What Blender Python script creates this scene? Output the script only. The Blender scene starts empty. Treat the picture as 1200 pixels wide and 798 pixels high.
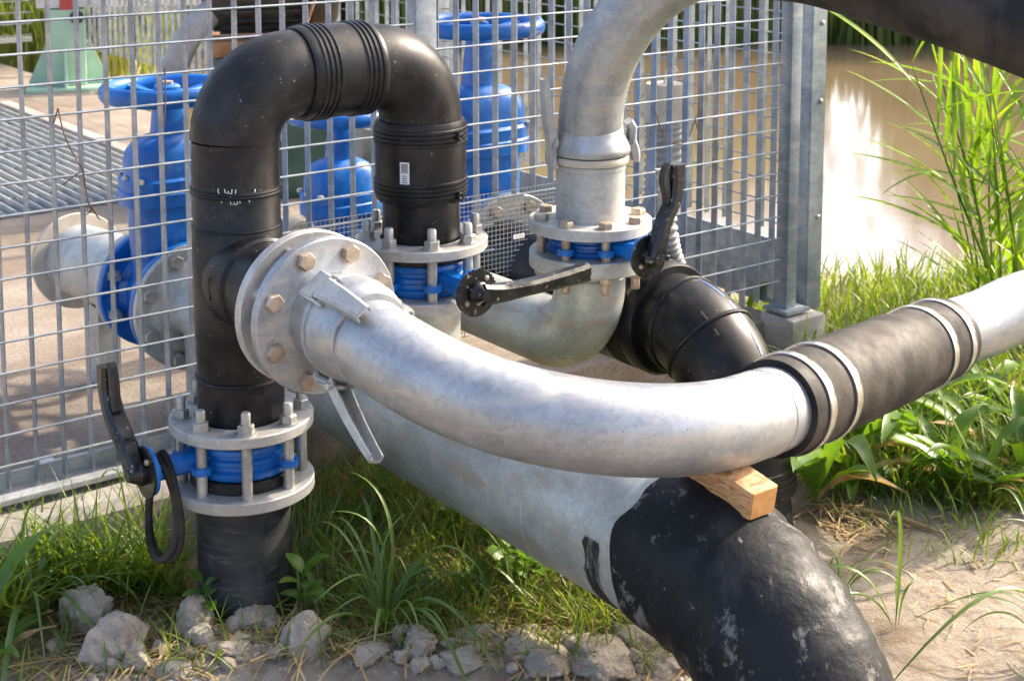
import bpy, bmesh, math, random
from mathutils import Vector, Matrix, noise
random.seed(7)
R_ = math.radians
S = bpy.context.scene
COL = S.collection

# ------------------------------------------------------------------ camera
FPX, CX, CY, CH = 1750.0, 600.0, 60.0, 1.5          # focal length and principal point in photo pixels, eye height
PITCH = math.atan(220.0 / FPX)
cam_d = bpy.data.cameras.new('camera')
cam = bpy.data.objects.new('camera', cam_d); COL.objects.link(cam)
cam.location = (0, 0, CH)
cam.rotation_euler = (math.pi / 2 - PITCH, 0, 0)
cam_d.sensor_width = 36.0
cam_d.lens = FPX / 1200.0 * 36.0
cam_d.shift_y = -(399.0 - CY) / 1200.0
cam_d.clip_start = 0.05; cam_d.clip_end = 2000
cam_d.dof.use_dof = True; cam_d.dof.focus_distance = 2.85; cam_d.dof.aperture_fstop = 10.0
S.camera = cam

# ------------------------------------------------------------------ sky, sun, exposure
SUN_AZ, SUN_EL = R_(58), R_(36)                      # azimuth to the right of straight ahead
w = bpy.data.worlds.new('World'); S.world = w; w.use_nodes = True
nt = w.node_tree; nt.nodes.clear()
sky = nt.nodes.new('ShaderNodeTexSky'); sky.sky_type = 'NISHITA'; sky.sun_disc = False
sky.sun_elevation = SUN_EL; sky.sun_rotation = SUN_AZ
sky.air_density = 0.75; sky.dust_density = 5.0; sky.ozone_density = 0.3
bg = nt.nodes.new('ShaderNodeBackground'); bg.inputs[1].default_value = 0.15
wo = nt.nodes.new('ShaderNodeOutputWorld')
nt.links.new(sky.outputs[0], bg.inputs[0]); nt.links.new(bg.outputs[0], wo.inputs[0])
sl = bpy.data.lights.new('sun', 'SUN'); sl.energy = 2.2; sl.angle = R_(1.0); sl.color = (1.0, 0.88, 0.70)
so = bpy.data.objects.new('sun', sl); COL.objects.link(so)
SUNV = Vector((math.sin(SUN_AZ) * math.cos(SUN_EL), math.cos(SUN_AZ) * math.cos(SUN_EL), math.sin(SUN_EL)))
so.rotation_euler = SUNV.to_track_quat('Z', 'Y').to_euler()
so.location = (3, 4, 6)
S.view_settings.view_transform = 'Standard'; S.view_settings.look = 'None'
S.view_settings.exposure = 1.82; S.view_settings.gamma = 1.0
S.view_settings.use_curve_mapping = False

# ------------------------------------------------------------------ pixel to place
SP, CP = math.sin(PITCH), math.cos(PITCH)
def ray(px, py):
    a, v = (px - CX) / FPX, (CY - py) / FPX
    return Vector((a, CP + v * SP, -SP + v * CP))
def P(px, py, Y):                                    # point on the pixel's ray at forward distance Y
    r = ray(px, py); return Vector((0, 0, CH)) + r * (Y / r.y)
def G(px, py, z=0.0):                                # point on the pixel's ray at height z
    r = ray(px, py); return Vector((0, 0, CH)) + r * ((z - CH) / r.z)
UA = math.atan2(2355.0 * CP, FPX)
U = Vector((math.sin(UA), math.cos(UA), 0)); N = Vector((-math.cos(UA), math.sin(UA), 0)); Z = Vector((0, 0, 1))
LB = P(280, 350, 2.86); LB.z = 0
A0 = LB + N * 0.44                                   # point of the fence line behind the left riser
def F(s, t, z=0.0): return A0 + U * s + N * t + Z * z
def FP(px, py, t=0.0):
    r = ray(px, py); o = Vector((0, 0, CH)); k = (t - (o - A0).dot(N)) / r.dot(N); return o + r * k
def SOF(px, t=0.0, py=300): return (FP(px, py, t) - A0).dot(U)

# ------------------------------------------------------------------ mesh helpers
def frame(axis, up=None):
    a = Vector(axis).normalized()
    up = Vector(up) if up is not None else (Z if abs(a.z) < 0.9 else Vector((1, 0, 0)))
    x = (up - a * up.dot(a)).normalized(); y = a.cross(x)
    return x, y, a
class MB:
    def __init__(self): self.v = []; self.f = []
    def add(self, vs, fs):
        b = len(self.v); self.v += [Vector(q) for q in vs]; self.f += [[i + b for i in q] for q in fs]; return self
    def lathe(self, o, axis, prof, seg=48, close=False, up=None):
        x, y, a = frame(axis, up); o = Vector(o); vs = []; fs = []; n = len(prof)
        for (r, h) in prof:
            for i in range(seg):
                t = 2 * math.pi * i / seg; vs.append(o + a * h + (x * math.cos(t) + y * math.sin(t)) * r)
        for j in range(n if close else n - 1):
            k = (j + 1) % n
            for i in range(seg):
                i2 = (i + 1) % seg; fs.append([j * seg + i, j * seg + i2, k * seg + i2, k * seg + i])
        if not close:
            if prof[0][0] > 1e-6: fs.append([i for i in range(seg)][::-1])
            if prof[-1][0] > 1e-6: fs.append([(n - 1) * seg + i for i in range(seg)])
        return self.add(vs, fs)
    def tube(self, pts, rad, seg=24, caps=True, up=None):
        pts = [Vector(p) for p in pts]; n = len(pts)
        rad = rad if isinstance(rad, (list, tuple)) else [rad] * n
        vs = []; fs = []; x = None
        for i in range(n):
            t = (pts[min(i + 1, n - 1)] - pts[max(i - 1, 0)]).normalized()
            if x is None: x, y, _ = frame(t, up)
            else:
                x = (x - t * x.dot(t)).normalized(); y = t.cross(x)
            for k in range(seg):
                a = 2 * math.pi * k / seg; vs.append(pts[i] + (x * math.cos(a) + y * math.sin(a)) * rad[i])
        for j in range(n - 1):
            for i in range(seg):
                i2 = (i + 1) % seg; fs.append([j * seg + i, j * seg + i2, (j + 1) * seg + i2, (j + 1) * seg + i])
        if caps: fs.append(list(range(seg))[::-1]); fs.append([(n - 1) * seg + i for i in range(seg)])
        return self.add(vs, fs)
    def box(self, c, ax, ay, az, bev=0.0):           # half-axis vectors
        bm = bmesh.new(); bmesh.ops.create_cube(bm, size=2)
        L = (ax.length, ay.length, az.length)
        for q in bm.verts: q.co = Vector((q.co.x * L[0], q.co.y * L[1], q.co.z * L[2]))
        if bev > 0: bmesh.ops.bevel(bm, geom=list(bm.edges), offset=bev, segments=2, affect='EDGES', profile=0.6)
        X, Y_, Z_ = ax.normalized(), ay.normalized(), az.normalized()
        vs = [Vector(c) + X * q.co.x + Y_ * q.co.y + Z_ * q.co.z for q in bm.verts]
        bm.verts.index_update(); fs = [[q.index for q in f.verts] for f in bm.faces]; bm.free()
        return self.add(vs, fs)
    def sweep(self, pts, side, ws, hs):               # rectangular section along a path
        pts = [Vector(p) for p in pts]; n = len(pts); vs = []; fs = []; side = Vector(side).normalized()
        ws = ws if isinstance(ws, (list, tuple)) else [ws] * n; hs = hs if isinstance(hs, (list, tuple)) else [hs] * n
        for i in range(n):
            t = (pts[min(i + 1, n - 1)] - pts[max(i - 1, 0)]).normalized(); nn = t.cross(side).normalized()
            c = min(ws[i], hs[i]) * 0.22
            W_, H_ = ws[i] / 2, hs[i] / 2
            for (p, q) in ((-W_ + c, -H_), (W_ - c, -H_), (W_, -H_ + c), (W_, H_ - c), (W_ - c, H_), (-W_ + c, H_), (-W_, H_ - c), (-W_, -H_ + c)):
                vs.append(pts[i] + side * p + nn * q)
        for j in range(n - 1):
            for i in range(8):
                i2 = (i + 1) % 8; fs.append([j * 8 + i, j * 8 + i2, (j + 1) * 8 + i2, (j + 1) * 8 + i])
        fs.append(list(range(8))[::-1]); fs.append([(n - 1) * 8 + i for i in range(8)])
        return self.add(vs, fs)
    def prism(self, poly, o, x, y, th):               # polygon in the plane x,y extruded by th along x cross y
        o = Vector(o); a = x.cross(y).normalized(); n = len(poly)
        vs = [o + x * p + y * q for p, q in poly] + [o + x * p + y * q + a * th for p, q in poly]
        fs = [list(range(n))[::-1], [n + i for i in range(n)]] + [[i, (i + 1) % n, n + (i + 1) % n, n + i] for i in range(n)]
        return self.add(vs, fs)
    def mesh(self, name, mat, sharp=38):
        me = bpy.data.meshes.new(name); me.from_pydata([tuple(q) for q in self.v], [], self.f)
        bm = bmesh.new(); bm.from_mesh(me); bmesh.ops.recalc_face_normals(bm, faces=bm.faces); bm.to_mesh(me); bm.free()
        me.materials.append(mat); me.shade_smooth(); me.set_sharp_from_angle(angle=R_(sharp)); return me
WL = {}
def tagit(o, label=None, cat=None, group=None, kind=None):
    if label: o['label'] = label
    if cat: o['category'] = cat
    if group: o['group'] = group
    if kind: o['kind'] = kind
    return o
def thing(name, label, cat, loc, group=None):
    o = bpy.data.objects.new(name, None); COL.objects.link(o); o.location = loc; o.empty_display_size = 0.1
    WL[o.name] = Vector(loc); return tagit(o, label, cat, group)
def part(name, mb, mat, parent=None, label=None, sharp=38, kind=None):
    n = len(mb.v); c = Vector((0, 0, 0))
    for q in mb.v: c += q
    c /= max(n, 1)
    mb.v = [q - c for q in mb.v]
    o = bpy.data.objects.new(name, mb.mesh(name, mat, sharp)); COL.objects.link(o)
    pl = WL[parent.name] if parent is not None else Vector((0, 0, 0))
    o.location = c - pl; WL[o.name] = c
    if parent is not None: o.parent = parent
    if label: o['label'] = label
    if kind: o['kind'] = kind
    return o
def single(name, mb, mat, label, cat, group=None, kind=None, sharp=38):
    return tagit(part(name, mb, mat, None, None, sharp), label, cat, group, kind)
def inst(name, me, parent, M):
    o = bpy.data.objects.new(name, me); COL.objects.link(o)
    if parent is not None:
        o.parent = parent; o.matrix_local = Matrix.Translation(-WL[parent.name]) @ M
    else: o.matrix_local = M
    WL[o.name] = M.translation.copy(); return o
def mat_from(o, x, y, z):
    return Matrix(((x.x, y.x, z.x, o.x), (x.y, y.y, z.y, o.y), (x.z, y.z, z.z, o.z), (0, 0, 0, 1)))
def axM(o, axis, up=None):
    x, y, a = frame(axis, up); return mat_from(Vector(o), x, y, a)
def spline(pts, k=8):
    pts = [Vector(p) for p in pts]; out = []
    for i in range(len(pts) - 1):
        p0, p1, p2, p3 = pts[max(i - 1, 0)], pts[i], pts[i + 1], pts[min(i + 2, len(pts) - 1)]
        for j in range(k):
            t = j / k
            out.append(0.5 * ((2 * p1) + (p2 - p0) * t + (2 * p0 - 5 * p1 + 4 * p2 - p3) * t * t + (3 * p1 - p0 - 3 * p2 + p3) * t ** 3))
    out.append(pts[-1]); return out
def arc(c, d0, d1, r, a0=0.0, a1=90.0, n=14):          # points c + r*(d0 cos + d1 sin)
    return [Vector(c) + (d0 * math.cos(R_(a0 + (a1 - a0) * i / n)) + d1 * math.sin(R_(a0 + (a1 - a0) * i / n))) * r for i in range(n + 1)]
def flange_prof(ri, ro, h0, h1, c=0.002):
    return [(ri, h0), (ro - c, h0), (ro, h0 + c), (ro, h1 - c), (ro - c, h1), (ri, h1)]

# ------------------------------------------------------------------ materials
class NT:
    def __init__(self, name):
        self.m = bpy.data.materials.new(name); self.m.use_nodes = True; self.t = self.m.node_tree
        self.b = self.t.nodes['Principled BSDF']; self.co = None
    def n(self, typ, **kw):
        q = self.t.nodes.new(typ)
        for k, v_ in kw.items(): setattr(q, k, v_)
        return q
    def l(self, a, b): self.t.links.new(a, b)
    def coord(self, scale=(1, 1, 1), world=True):
        if world:
            g = self.n('ShaderNodeNewGeometry'); out = g.outputs['Position']
        else:
            g = self.n('ShaderNodeTexCoord'); out = g.outputs['Object']
        mp = self.n('ShaderNodeMapping'); mp.inputs['Scale'].default_value = scale
        self.l(out, mp.inputs['Vector']); return mp.outputs[0]
    def noise(self, sc, det=4, rough=0.55, co=None, dist=0.0):
        q = self.n('ShaderNodeTexNoise'); q.inputs['Scale'].default_value = sc; q.inputs['Detail'].default_value = det
        q.inputs['Roughness'].default_value = rough; q.inputs['Distortion'].default_value = dist
        self.l(co if co is not None else self.coord(), q.inputs['Vector']); return q.outputs['Fac']
    def ramp(self, fac, stops):
        q = self.n('ShaderNodeValToRGB'); e = q.color_ramp.elements
        while len(e) < len(stops): e.new(0.5)
        for i, (p, c) in enumerate(stops):
            e[i].position = p; e[i].color = (*c, 1) if not isinstance(c, (int, float)) else (c, c, c, 1)
        self.l(fac, q.inputs[0]); return q.outputs[0]
    def mix(self, fac, a, b, mode='MIX'):
        q = self.n('ShaderNodeMix', data_type='RGBA', blend_type=mode)
        for i, val in ((0, fac), (6, a), (7, b)):
            if isinstance(val, (int, float)): q.inputs[i].default_value = val if i == 0 else (val, val, val, 1)
            elif isinstance(val, tuple): q.inputs[i].default_value = (*val, 1)
            else: self.l(val, q.inputs[i])
        return q.outputs[2]
    def set(self, color=None, rough=None, metal=None, bump=None, bs=0.2, bd=0.002, **kw):
        b = self.b
        for key, val in (('Base Color', color), ('Roughness', rough), ('Metallic', metal)):
            if val is None: continue
            if isinstance(val, (int, float)): b.inputs[key].default_value = val
            elif isinstance(val, tuple): b.inputs[key].default_value = (*val, 1)
            else: self.l(val, b.inputs[key])
        if bump is not None:
            q = self.n('ShaderNodeBump'); q.inputs['Strength'].default_value = bs; q.inputs['Distance'].default_value = bd
            self.l(bump, q.inputs['Height']); self.l(q.outputs[0], b.inputs['Normal'])
        for k, v_ in kw.items(): b.inputs[k.replace('_', ' ')].default_value = v_
        return self.m
def galv(name, lo, hi, metal=0.55, r0=0.32, r1=0.55, stain=(0.50, 0.47, 0.42), st=0.6):
    m = NT(name); co = m.coord()
    vo = m.n('ShaderNodeTexVoronoi'); vo.inputs['Scale'].default_value = 105; m.l(m.coord(), vo.inputs['Vector'])
    big = m.noise(9, 5, 0.6, co); fine = m.noise(60, 4, 0.6, co); streak = m.noise(7, 4, 0.6, m.coord((1, 1, 4.0)))
    base = m.ramp(big, [(0.40, lo), (0.60, hi)])
    sp = m.ramp(vo.outputs['Color'], [(0.15, 0.86), (0.85, 1.08)])
    c = m.mix(0.75, base, sp, 'MULTIPLY')
    scr = m.noise(40, 3, 0.6, m.coord((0.25, 3.0, 3.0))); c = m.mix(m.ramp(scr, [(0.60, 0.0), (0.66, 0.25)]), c, tuple(q * 0.62 for q in lo))
    cloud = m.noise(26, 6, 0.7, co, 0.6)
    c = m.mix(m.ramp(cloud, [(0.46, 0.0), (0.64, 0.15)]), c, tuple(min(1, q * 1.18) for q in hi))
    c = m.mix(m.ramp(streak, [(0.52, 0.0), (0.64, st)]), c, stain)
    c = m.mix(m.ramp(fine, [(0.64, 0.0), (0.74, 0.35)]), c, (0.20, 0.18, 0.16))
    spot = m.noise(210, 2, 0.5, co); c = m.mix(m.ramp(spot, [(0.70, 0.0), (0.74, 0.7)]), c, (0.10, 0.085, 0.07))
    ro = m.ramp(m.noise(22, 4, 0.6, co), [(0.38, r0), (0.62, r1)])
    return m.set(c, ro, metal, bump=m.noise(80, 5, 0.6, co), bs=0.12, bd=0.0015)
M = {}
M['galv'] = galv('galvanised_steel', (0.33, 0.35, 0.37), (0.42, 0.43, 0.435), 0.60, 0.36, 0.52)
M['galv_dull'] = galv('dull_galvanised_steel', (0.35, 0.365, 0.355), (0.48, 0.49, 0.475), 0.42, 0.42, 0.6)
M['galv_green'] = galv('weathered_galvanised_steel', (0.38, 0.405, 0.385), (0.50, 0.52, 0.49), 0.42, 0.38, 0.55, (0.40, 0.35, 0.28), 0.7)
M['galv_fence'] = galv('fence_steel', (0.21, 0.245, 0.28), (0.33, 0.365, 0.40), 0.5, 0.4, 0.6, (0.44, 0.44, 0.42), 0.4)
M['flange'] = galv('flange_steel', (0.38, 0.375, 0.355), (0.50, 0.495, 0.47), 0.35, 0.42, 0.6, (0.48, 0.38, 0.28), 0.5)
M['bolt'] = galv('bolt_steel', (0.33, 0.33, 0.31), (0.52, 0.51, 0.47), 0.6, 0.35, 0.55)
m = NT('bronzed_bolt'); M['bronze'] = m.set(m.ramp(m.noise(40), [(0.3, (0.30, 0.22, 0.15)), (0.7, (0.55, 0.46, 0.36))]), 0.42, 0.55)
m = NT('polished_clamp'); M['chrome'] = m.set((0.60, 0.595, 0.57), m.ramp(m.noise(30), [(0.3, 0.14), (0.7, 0.3)]), 0.95)
m = NT('black_polyethylene'); co = m.coord()
c = m.mix(m.ramp(m.noise(14, 6, 0.65, co), [(0.45, 0.0), (0.66, 0.65)]), (0.009, 0.0095, 0.011), (0.040, 0.036, 0.033))
c = m.mix(m.ramp(m.noise(130, 3, 0.5, co), [(0.70, 0.0), (0.74, 0.6)]), c, (0.30, 0.28, 0.25))
M['pe'] = m.set(c, m.ramp(m.noise(18, 5, 0.6, co), [(0.35, 0.28), (0.65, 0.50)]), 0.0, bump=m.noise(160, 4, 0.6, co), bs=0.15, bd=0.001, Specular_IOR_Level=0.26)
m = NT('scratched_black_pipe'); co = m.coord((1, 1, 7))
c = m.mix(m.ramp(m.noise(16, 5, 0.7, co), [(0.53, 0.0), (0.70, 0.5)]), (0.012, 0.014, 0.017), (0.13, 0.125, 0.115))
c = m.mix(m.ramp(m.noise(10, 5), [(0.45, 0.0), (0.7, 0.55)]), c, (0.10, 0.095, 0.085))
M['pe_dirty'] = m.set(c, 0.55, 0.0, bump=m.noise(30, 4, 0.6, co), bs=0.3, bd=0.002)
m = NT('rubber'); co = m.coord()
c = m.mix(m.ramp(m.noise(9, 6, 0.65, co), [(0.40, 0.0), (0.62, 0.9)]), (0.016, 0.015, 0.014), (0.062, 0.052, 0.044))
M['rubber'] = m.set(c, m.ramp(m.noise(15, 4), [(0.35, 0.55), (0.65, 0.8)]), 0.0, bump=m.noise(70, 5, 0.65, co), bs=0.45, bd=0.003, Specular_IOR_Level=0.22)
m = NT('black_wrapping'); co = m.coord(); cs = m.coord((1, 1, 0.35))
nz = m.noise(7, 8, 0.7, co, 0.8)
c = m.mix(m.ramp(m.noise(5, 8, 0.72, cs, 0.4), [(0.57, 0.0), (0.70, 0.35)]), (0.010, 0.011, 0.013), (0.09, 0.085, 0.078))
c = m.mix(m.ramp(m.noise(38, 6, 0.65, co, 0.5), [(0.655, 0.0), (0.70, 0.6)]), c, (0.30, 0.29, 0.275))
M['wrap'] = m.set(c, m.ramp(m.noise(14, 6, 0.65, co), [(0.38, 0.42), (0.62, 0.66)]), 0.0, bump=m.noise(16, 6, 0.6, co, 0.3), bs=0.55, bd=0.010, Specular_IOR_Level=0.22)
c2 = m.mix(m.ramp(m.noise(17, 8, 0.75, m.coord((1, 1, 0.55)), 0.4), [(0.575, 0.0), (0.64, 0.75)]), c, (0.20, 0.19, 0.175)); m.l(c2, m.b.inputs['Base Color'])
m = NT('black_smear'); m.set((0.016, 0.016, 0.016), 0.7)
tr_ = m.n('ShaderNodeBsdfTransparent'); mx_ = m.n('ShaderNodeMixShader'); m.l(m.ramp(m.noise(55, 5, 0.7, m.coord((1, 1, 0.25))), [(0.40, 0.25), (0.52, 1.0)]), mx_.inputs[0])
m.l(tr_.outputs[0], mx_.inputs[1]); m.l(m.b.outputs[0], mx_.inputs[2]); m.l(mx_.outputs[0], m.t.nodes['Material Output'].inputs[0]); M['smear'] = m.m
m = NT('blue_enamel'); co = m.coord()
c = m.ramp(m.noise(8, 5, 0.6, co), [(0.38, (0.001, 0.095, 0.37)), (0.62, (0.003, 0.155, 0.52))])
c = m.mix(m.ramp(m.noise(26, 5, 0.6, co), [(0.56, 0.0), (0.68, 0.3)]), c, (0.20, 0.25, 0.29))
c = m.mix(m.ramp(m.noise(120, 3, 0.5, co), [(0.68, 0.0), (0.72, 0.6)]), c, (0.09, 0.07, 0.055))
M['blue'] = m.set(c, m.ramp(m.noise(20), [(0.3, 0.22), (0.7, 0.42)]), 0.0, bump=m.noise(140, 5, 0.7, co), bs=0.3, bd=0.0015)
m = NT('black_enamel'); co = m.coord()
c = m.mix(m.ramp(m.noise(95, 3, 0.5, co), [(0.66, 0.0), (0.69, 0.8)]), (0.012, 0.012, 0.012), (0.30, 0.28, 0.25))
M['black'] = m.set(c, m.ramp(m.noise(25), [(0.3, 0.16), (0.7, 0.4)]), 0.0, bump=m.noise(60), bs=0.2, bd=0.001)
m = NT('dark_castings'); M['dark'] = m.set(m.ramp(m.noise(20), [(0.3, (0.02, 0.02, 0.02)), (0.7, (0.07, 0.06, 0.05))]), 0.5, 0.2)
m = NT('sawn_timber'); co = m.coord((3, 3, 18))
c = m.ramp(m.noise(9, 5, 0.6, co, 1.2), [(0.38, (0.30, 0.15, 0.06)), (0.5, (0.52, 0.29, 0.13)), (0.62, (0.62, 0.39, 0.20))])
M['wood'] = m.set(c, 0.7, bump=m.noise(40, 4, 0.6, co), bs=0.3)
m = NT('end_grain'); co = m.coord((1, 1, 1))
M['endgrain'] = m.set(m.ramp(m.noise(30, 4, 0.6, co, 1.5), [(0.3, (0.55, 0.25, 0.07)), (0.7, (0.70, 0.36, 0.12))]), 0.75)
m = NT('concrete'); co = m.coord()
c = m.ramp(m.noise(5, 8, 0.65, co), [(0.3, (0.25, 0.225, 0.195)), (0.7, (0.44, 0.41, 0.37))])
c = m.mix(m.ramp(m.noise(60, 4), [(0.55, 0.0), (0.75, 0.4)]), c, (0.16, 0.14, 0.12))
M['concrete'] = m.set(c, 0.9, bump=m.noise(90, 6, 0.7, co), bs=0.5, bd=0.004)
m = NT('cage_floor'); co = m.coord()
c = m.ramp(m.noise(2.6, 7, 0.6, co), [(0.38, (0.20, 0.155, 0.115)), (0.62, (0.31, 0.265, 0.215))])
c = m.mix(m.ramp(m.noise(110, 4, 0.6), [(0.5, 0.0), (0.62, 0.6)]), c, (0.11, 0.075, 0.05))
M['floor'] = m.set(c, 0.95, bump=m.noise(140, 5, 0.7, co), bs=0.5, bd=0.004)
m = NT('sandy_soil'); co = m.coord()
c = m.ramp(m.noise(2.2, 7, 0.65, co), [(0.36, (0.22, 0.165, 0.115)), (0.45, (0.41, 0.34, 0.265)), (0.62, (0.55, 0.48, 0.39))])
c = m.mix(m.ramp(m.noise(45, 6, 0.7, co), [(0.48, 0.0), (0.64, 0.6)]), c, (0.24, 0.175, 0.12))
M['soil'] = m.set(c, 0.95, bump=m.noise(55, 9, 0.76, co), bs=1.0, bd=0.022)
m = NT('dry_clay_stone'); co = m.coord()
c = m.ramp(m.noise(18, 8, 0.7, co), [(0.38, (0.47, 0.385, 0.30)), (0.62, (0.66, 0.57, 0.465))])
c = m.mix(m.ramp(m.noise(85, 4, 0.6, co), [(0.62, 0.0), (0.72, 0.6)]), c, (0.15, 0.12, 0.09))
M['stone'] = m.set(c, 0.95, bump=m.noise(60, 8, 0.75, co), bs=1.0, bd=0.016)
m = NT('muddy_water'); co = m.coord((1.0, 1.6, 1))
wv = m.noise(2.2, 3, 0.5, co, 0.3)
M['water'] = m.set(m.ramp(m.noise(0.35, 4, 0.5, co), [(0.3, (0.15, 0.108, 0.062)), (0.7, (0.20, 0.148, 0.088))]), 0.085, 0.0, bump=wv, bs=0.022, bd=0.02, IOR=1.6)
def leafmat(name, a, b, c_, tr=0.35, rough=0.45, sc=3.0):
    m = NT(name); co = m.coord()
    col = m.ramp(m.noise(sc, 4, 0.6, co), [(0.28, a), (0.52, b), (0.74, c_)])
    m.set(col, rough, 0.0)
    trn = m.n('ShaderNodeBsdfTranslucent'); mx = m.n('ShaderNodeMixShader'); mx.inputs[0].default_value = tr
    m.l(m.mix(1.0, col, (1.5, 1.45, 0.5), 'MULTIPLY'), trn.inputs[0])
    out = m.t.nodes['Material Output']
    m.l(m.b.outputs[0], mx.inputs[1]); m.l(trn.outputs[0], mx.inputs[2]); m.l(mx.outputs[0], out.inputs[0]); return m.m
M['grass'] = leafmat('grass_blades', (0.075, 0.14, 0.018), (0.16, 0.24, 0.028), (0.30, 0.33, 0.05), 0.42, 0.42, 9)
M['grass_blue'] = leafmat('blue_green_blades', (0.065, 0.13, 0.035), (0.11, 0.19, 0.045), (0.18, 0.25, 0.07), 0.3, 0.4, 6)
M['straw'] = leafmat('dry_straw', (0.26, 0.17, 0.075), (0.42, 0.29, 0.14), (0.56, 0.43, 0.23), 0.2, 0.7, 14)
M['leaf'] = leafmat('broad_leaves', (0.06, 0.14, 0.018), (0.12, 0.23, 0.026), (0.21, 0.31, 0.04), 0.42, 0.36, 7)
M['reed'] = leafmat('reed_leaves', (0.075, 0.15, 0.018), (0.15, 0.26, 0.025), (0.28, 0.34, 0.035), 0.5, 0.4, 5)
M['far_reed'] = leafmat('far_reeds', (0.10, 0.13, 0.03), (0.17, 0.21, 0.05), (0.30, 0.28, 0.10), 0.4, 0.6, 1.3)
M['crown'] = leafmat('tree_leaves', (0.06, 0.07, 0.025), (0.09, 0.10, 0.038), (0.13, 0.135, 0.05), 0.3, 0.5, 0.8)
m = NT('bark'); M['bark'] = m.set(m.ramp(m.noise(12, 5, 0.6, m.coord((1, 1, 0.2))), [(0.3, (0.07, 0.05, 0.035)), (0.7, (0.17, 0.13, 0.095))]), 0.9)
m = NT('green_paint'); M['green_paint'] = m.set(m.ramp(m.noise(7, 5), [(0.3, (0.30, 0.46, 0.33)), (0.7, (0.40, 0.57, 0.42))]), 0.5)
m = NT('dark_green_paint'); M['dark_green'] = m.set(m.ramp(m.noise(7, 5), [(0.3, (0.03, 0.07, 0.05)), (0.7, (0.07, 0.13, 0.09))]), 0.5)
m = NT('rusty_plate'); M['rust'] = m.set(m.ramp(m.noise(16, 5), [(0.3, (0.17, 0.075, 0.03)), (0.7, (0.36, 0.18, 0.08))]), 0.8)
m = NT('white_paint'); M['white'] = m.set(m.ramp(m.noise(10, 5), [(0.3, (0.52, 0.51, 0.48)), (0.7, (0.72, 0.71, 0.68))]), 0.5)
m = NT('red_paint'); M['red'] = m.set((0.42, 0.06, 0.05), 0.5)
m = NT('grey_hose'); M['hose'] = m.set(m.ramp(m.noise(10, 5), [(0.38, (0.25, 0.245, 0.235)), (0.62, (0.36, 0.35, 0.335))]), 0.6)
m = NT('cream_cap'); M['cap'] = m.set(m.ramp(m.noise(20, 5), [(0.3, (0.42, 0.36, 0.28)), (0.7, (0.58, 0.52, 0.42))]), 0.7)
m = NT('blue_stripe'); M['stripe'] = m.set((0.02, 0.09, 0.30), 0.45)
m = NT('yellow_print'); M['print'] = m.set((0.085, 0.078, 0.03), 0.6)
m = NT('chalk'); M['chalk'] = m.set((0.78, 0.78, 0.76), 0.9)
m = NT('sticker'); M['sticker'] = m.set((0.74, 0.74, 0.74), 0.5)
m = NT('ink'); M['ink'] = m.set((0.03, 0.03, 0.03), 0.6)
m = NT('twig'); M['twig'] = m.set(m.ramp(m.noise(30), [(0.3, (0.06, 0.03, 0.02)), (0.7, (0.16, 0.09, 0.06))]), 0.9)

# ================================================================== the setting
SC = SOF(920)                                         # corner post along the fence line
CORNER = F(SC, 0)
def smooth(a, b, x):
    t = min(max((x - a) / (b - a), 0.0), 1.0); return t * t * (3 - 2 * t)
def gz(x, y):
    p = Vector((x, y, 0)); d = min(y - 5.35 - 0.15 * math.sin(x * 2.1), (p - CORNER).dot(U) - 0.16, 15.6 - y + 0.3 * math.sin(x * 0.7), x + 3.6, 60 - x)
    h = -1.0 * smooth(-0.05, 1.0, d) if d > -0.05 else 0.0
    if abs(x) < 5 and y < 8:
        h += 0.020 * noise.noise((x * 2.3, y * 2.3, 0.3)) + 0.010 * noise.noise((x * 9, y * 9, 1.3)) + 0.006 * noise.noise((x * 24, y * 24, 2.3))
        h += 0.05 * math.exp(-(((x + 0.15) / 0.45) ** 2 + ((y - 2.62) / 0.13) ** 2))
    if y > 15: h += 0.35 * smooth(15.2, 17, y)
    return h
def axis(lo, a, b, hi, fine):
    out = []; x = a
    while x <= b: out.append(x); x += fine
    st = fine; x = a
    while x > lo: st *= 1.25; x -= st; out.insert(0, max(x, lo))
    st = fine; x = out[-1]
    while x < hi: st *= 1.25; x += st; out.append(min(x, hi))
    return out
xs = axis(-400, -2.0, 2.6, 400, 0.035); ys = axis(-60, 1.9, 6.2, 700, 0.035)
g = MB(); g.v = [Vector((x, y, gz(x, y))) for y in ys for x in xs]; nx = len(xs)
g.f = [[j * nx + i, j * nx + i + 1, (j + 1) * nx + i + 1, (j + 1) * nx + i] for j in range(len(ys) - 1) for i in range(nx - 1)]
me = bpy.data.meshes.new('ground'); me.from_pydata([tuple(q) for q in g.v], [], g.f); me.materials.append(M['soil']); me.shade_smooth()
o = bpy.data.objects.new('ground', me); COL.objects.link(o); tagit(o, 'sandy soil of the bank with bare patches', 'ground', kind='structure')
wm = MB()
wxs = [-3.55 + 63.0 * i / 90 for i in range(91)]; wys = [4.6 + 12.0 * i / 40 for i in range(41)]
wm.v = [Vector((x, y, -0.30)) for y in wys for x in wxs]
wm.f = [[j * 91 + i, j * 91 + i + 1, (j + 1) * 91 + i + 1, (j + 1) * 91 + i] for j in range(40) for i in range(90)
        if (Vector((wxs[i + 1], wys[j], 0)) - CORNER).dot(U) > -0.1]
o = part('water', wm, M['water']); tagit(o, 'muddy brown canal water reflecting the bright sky', 'water', kind='structure')

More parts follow.
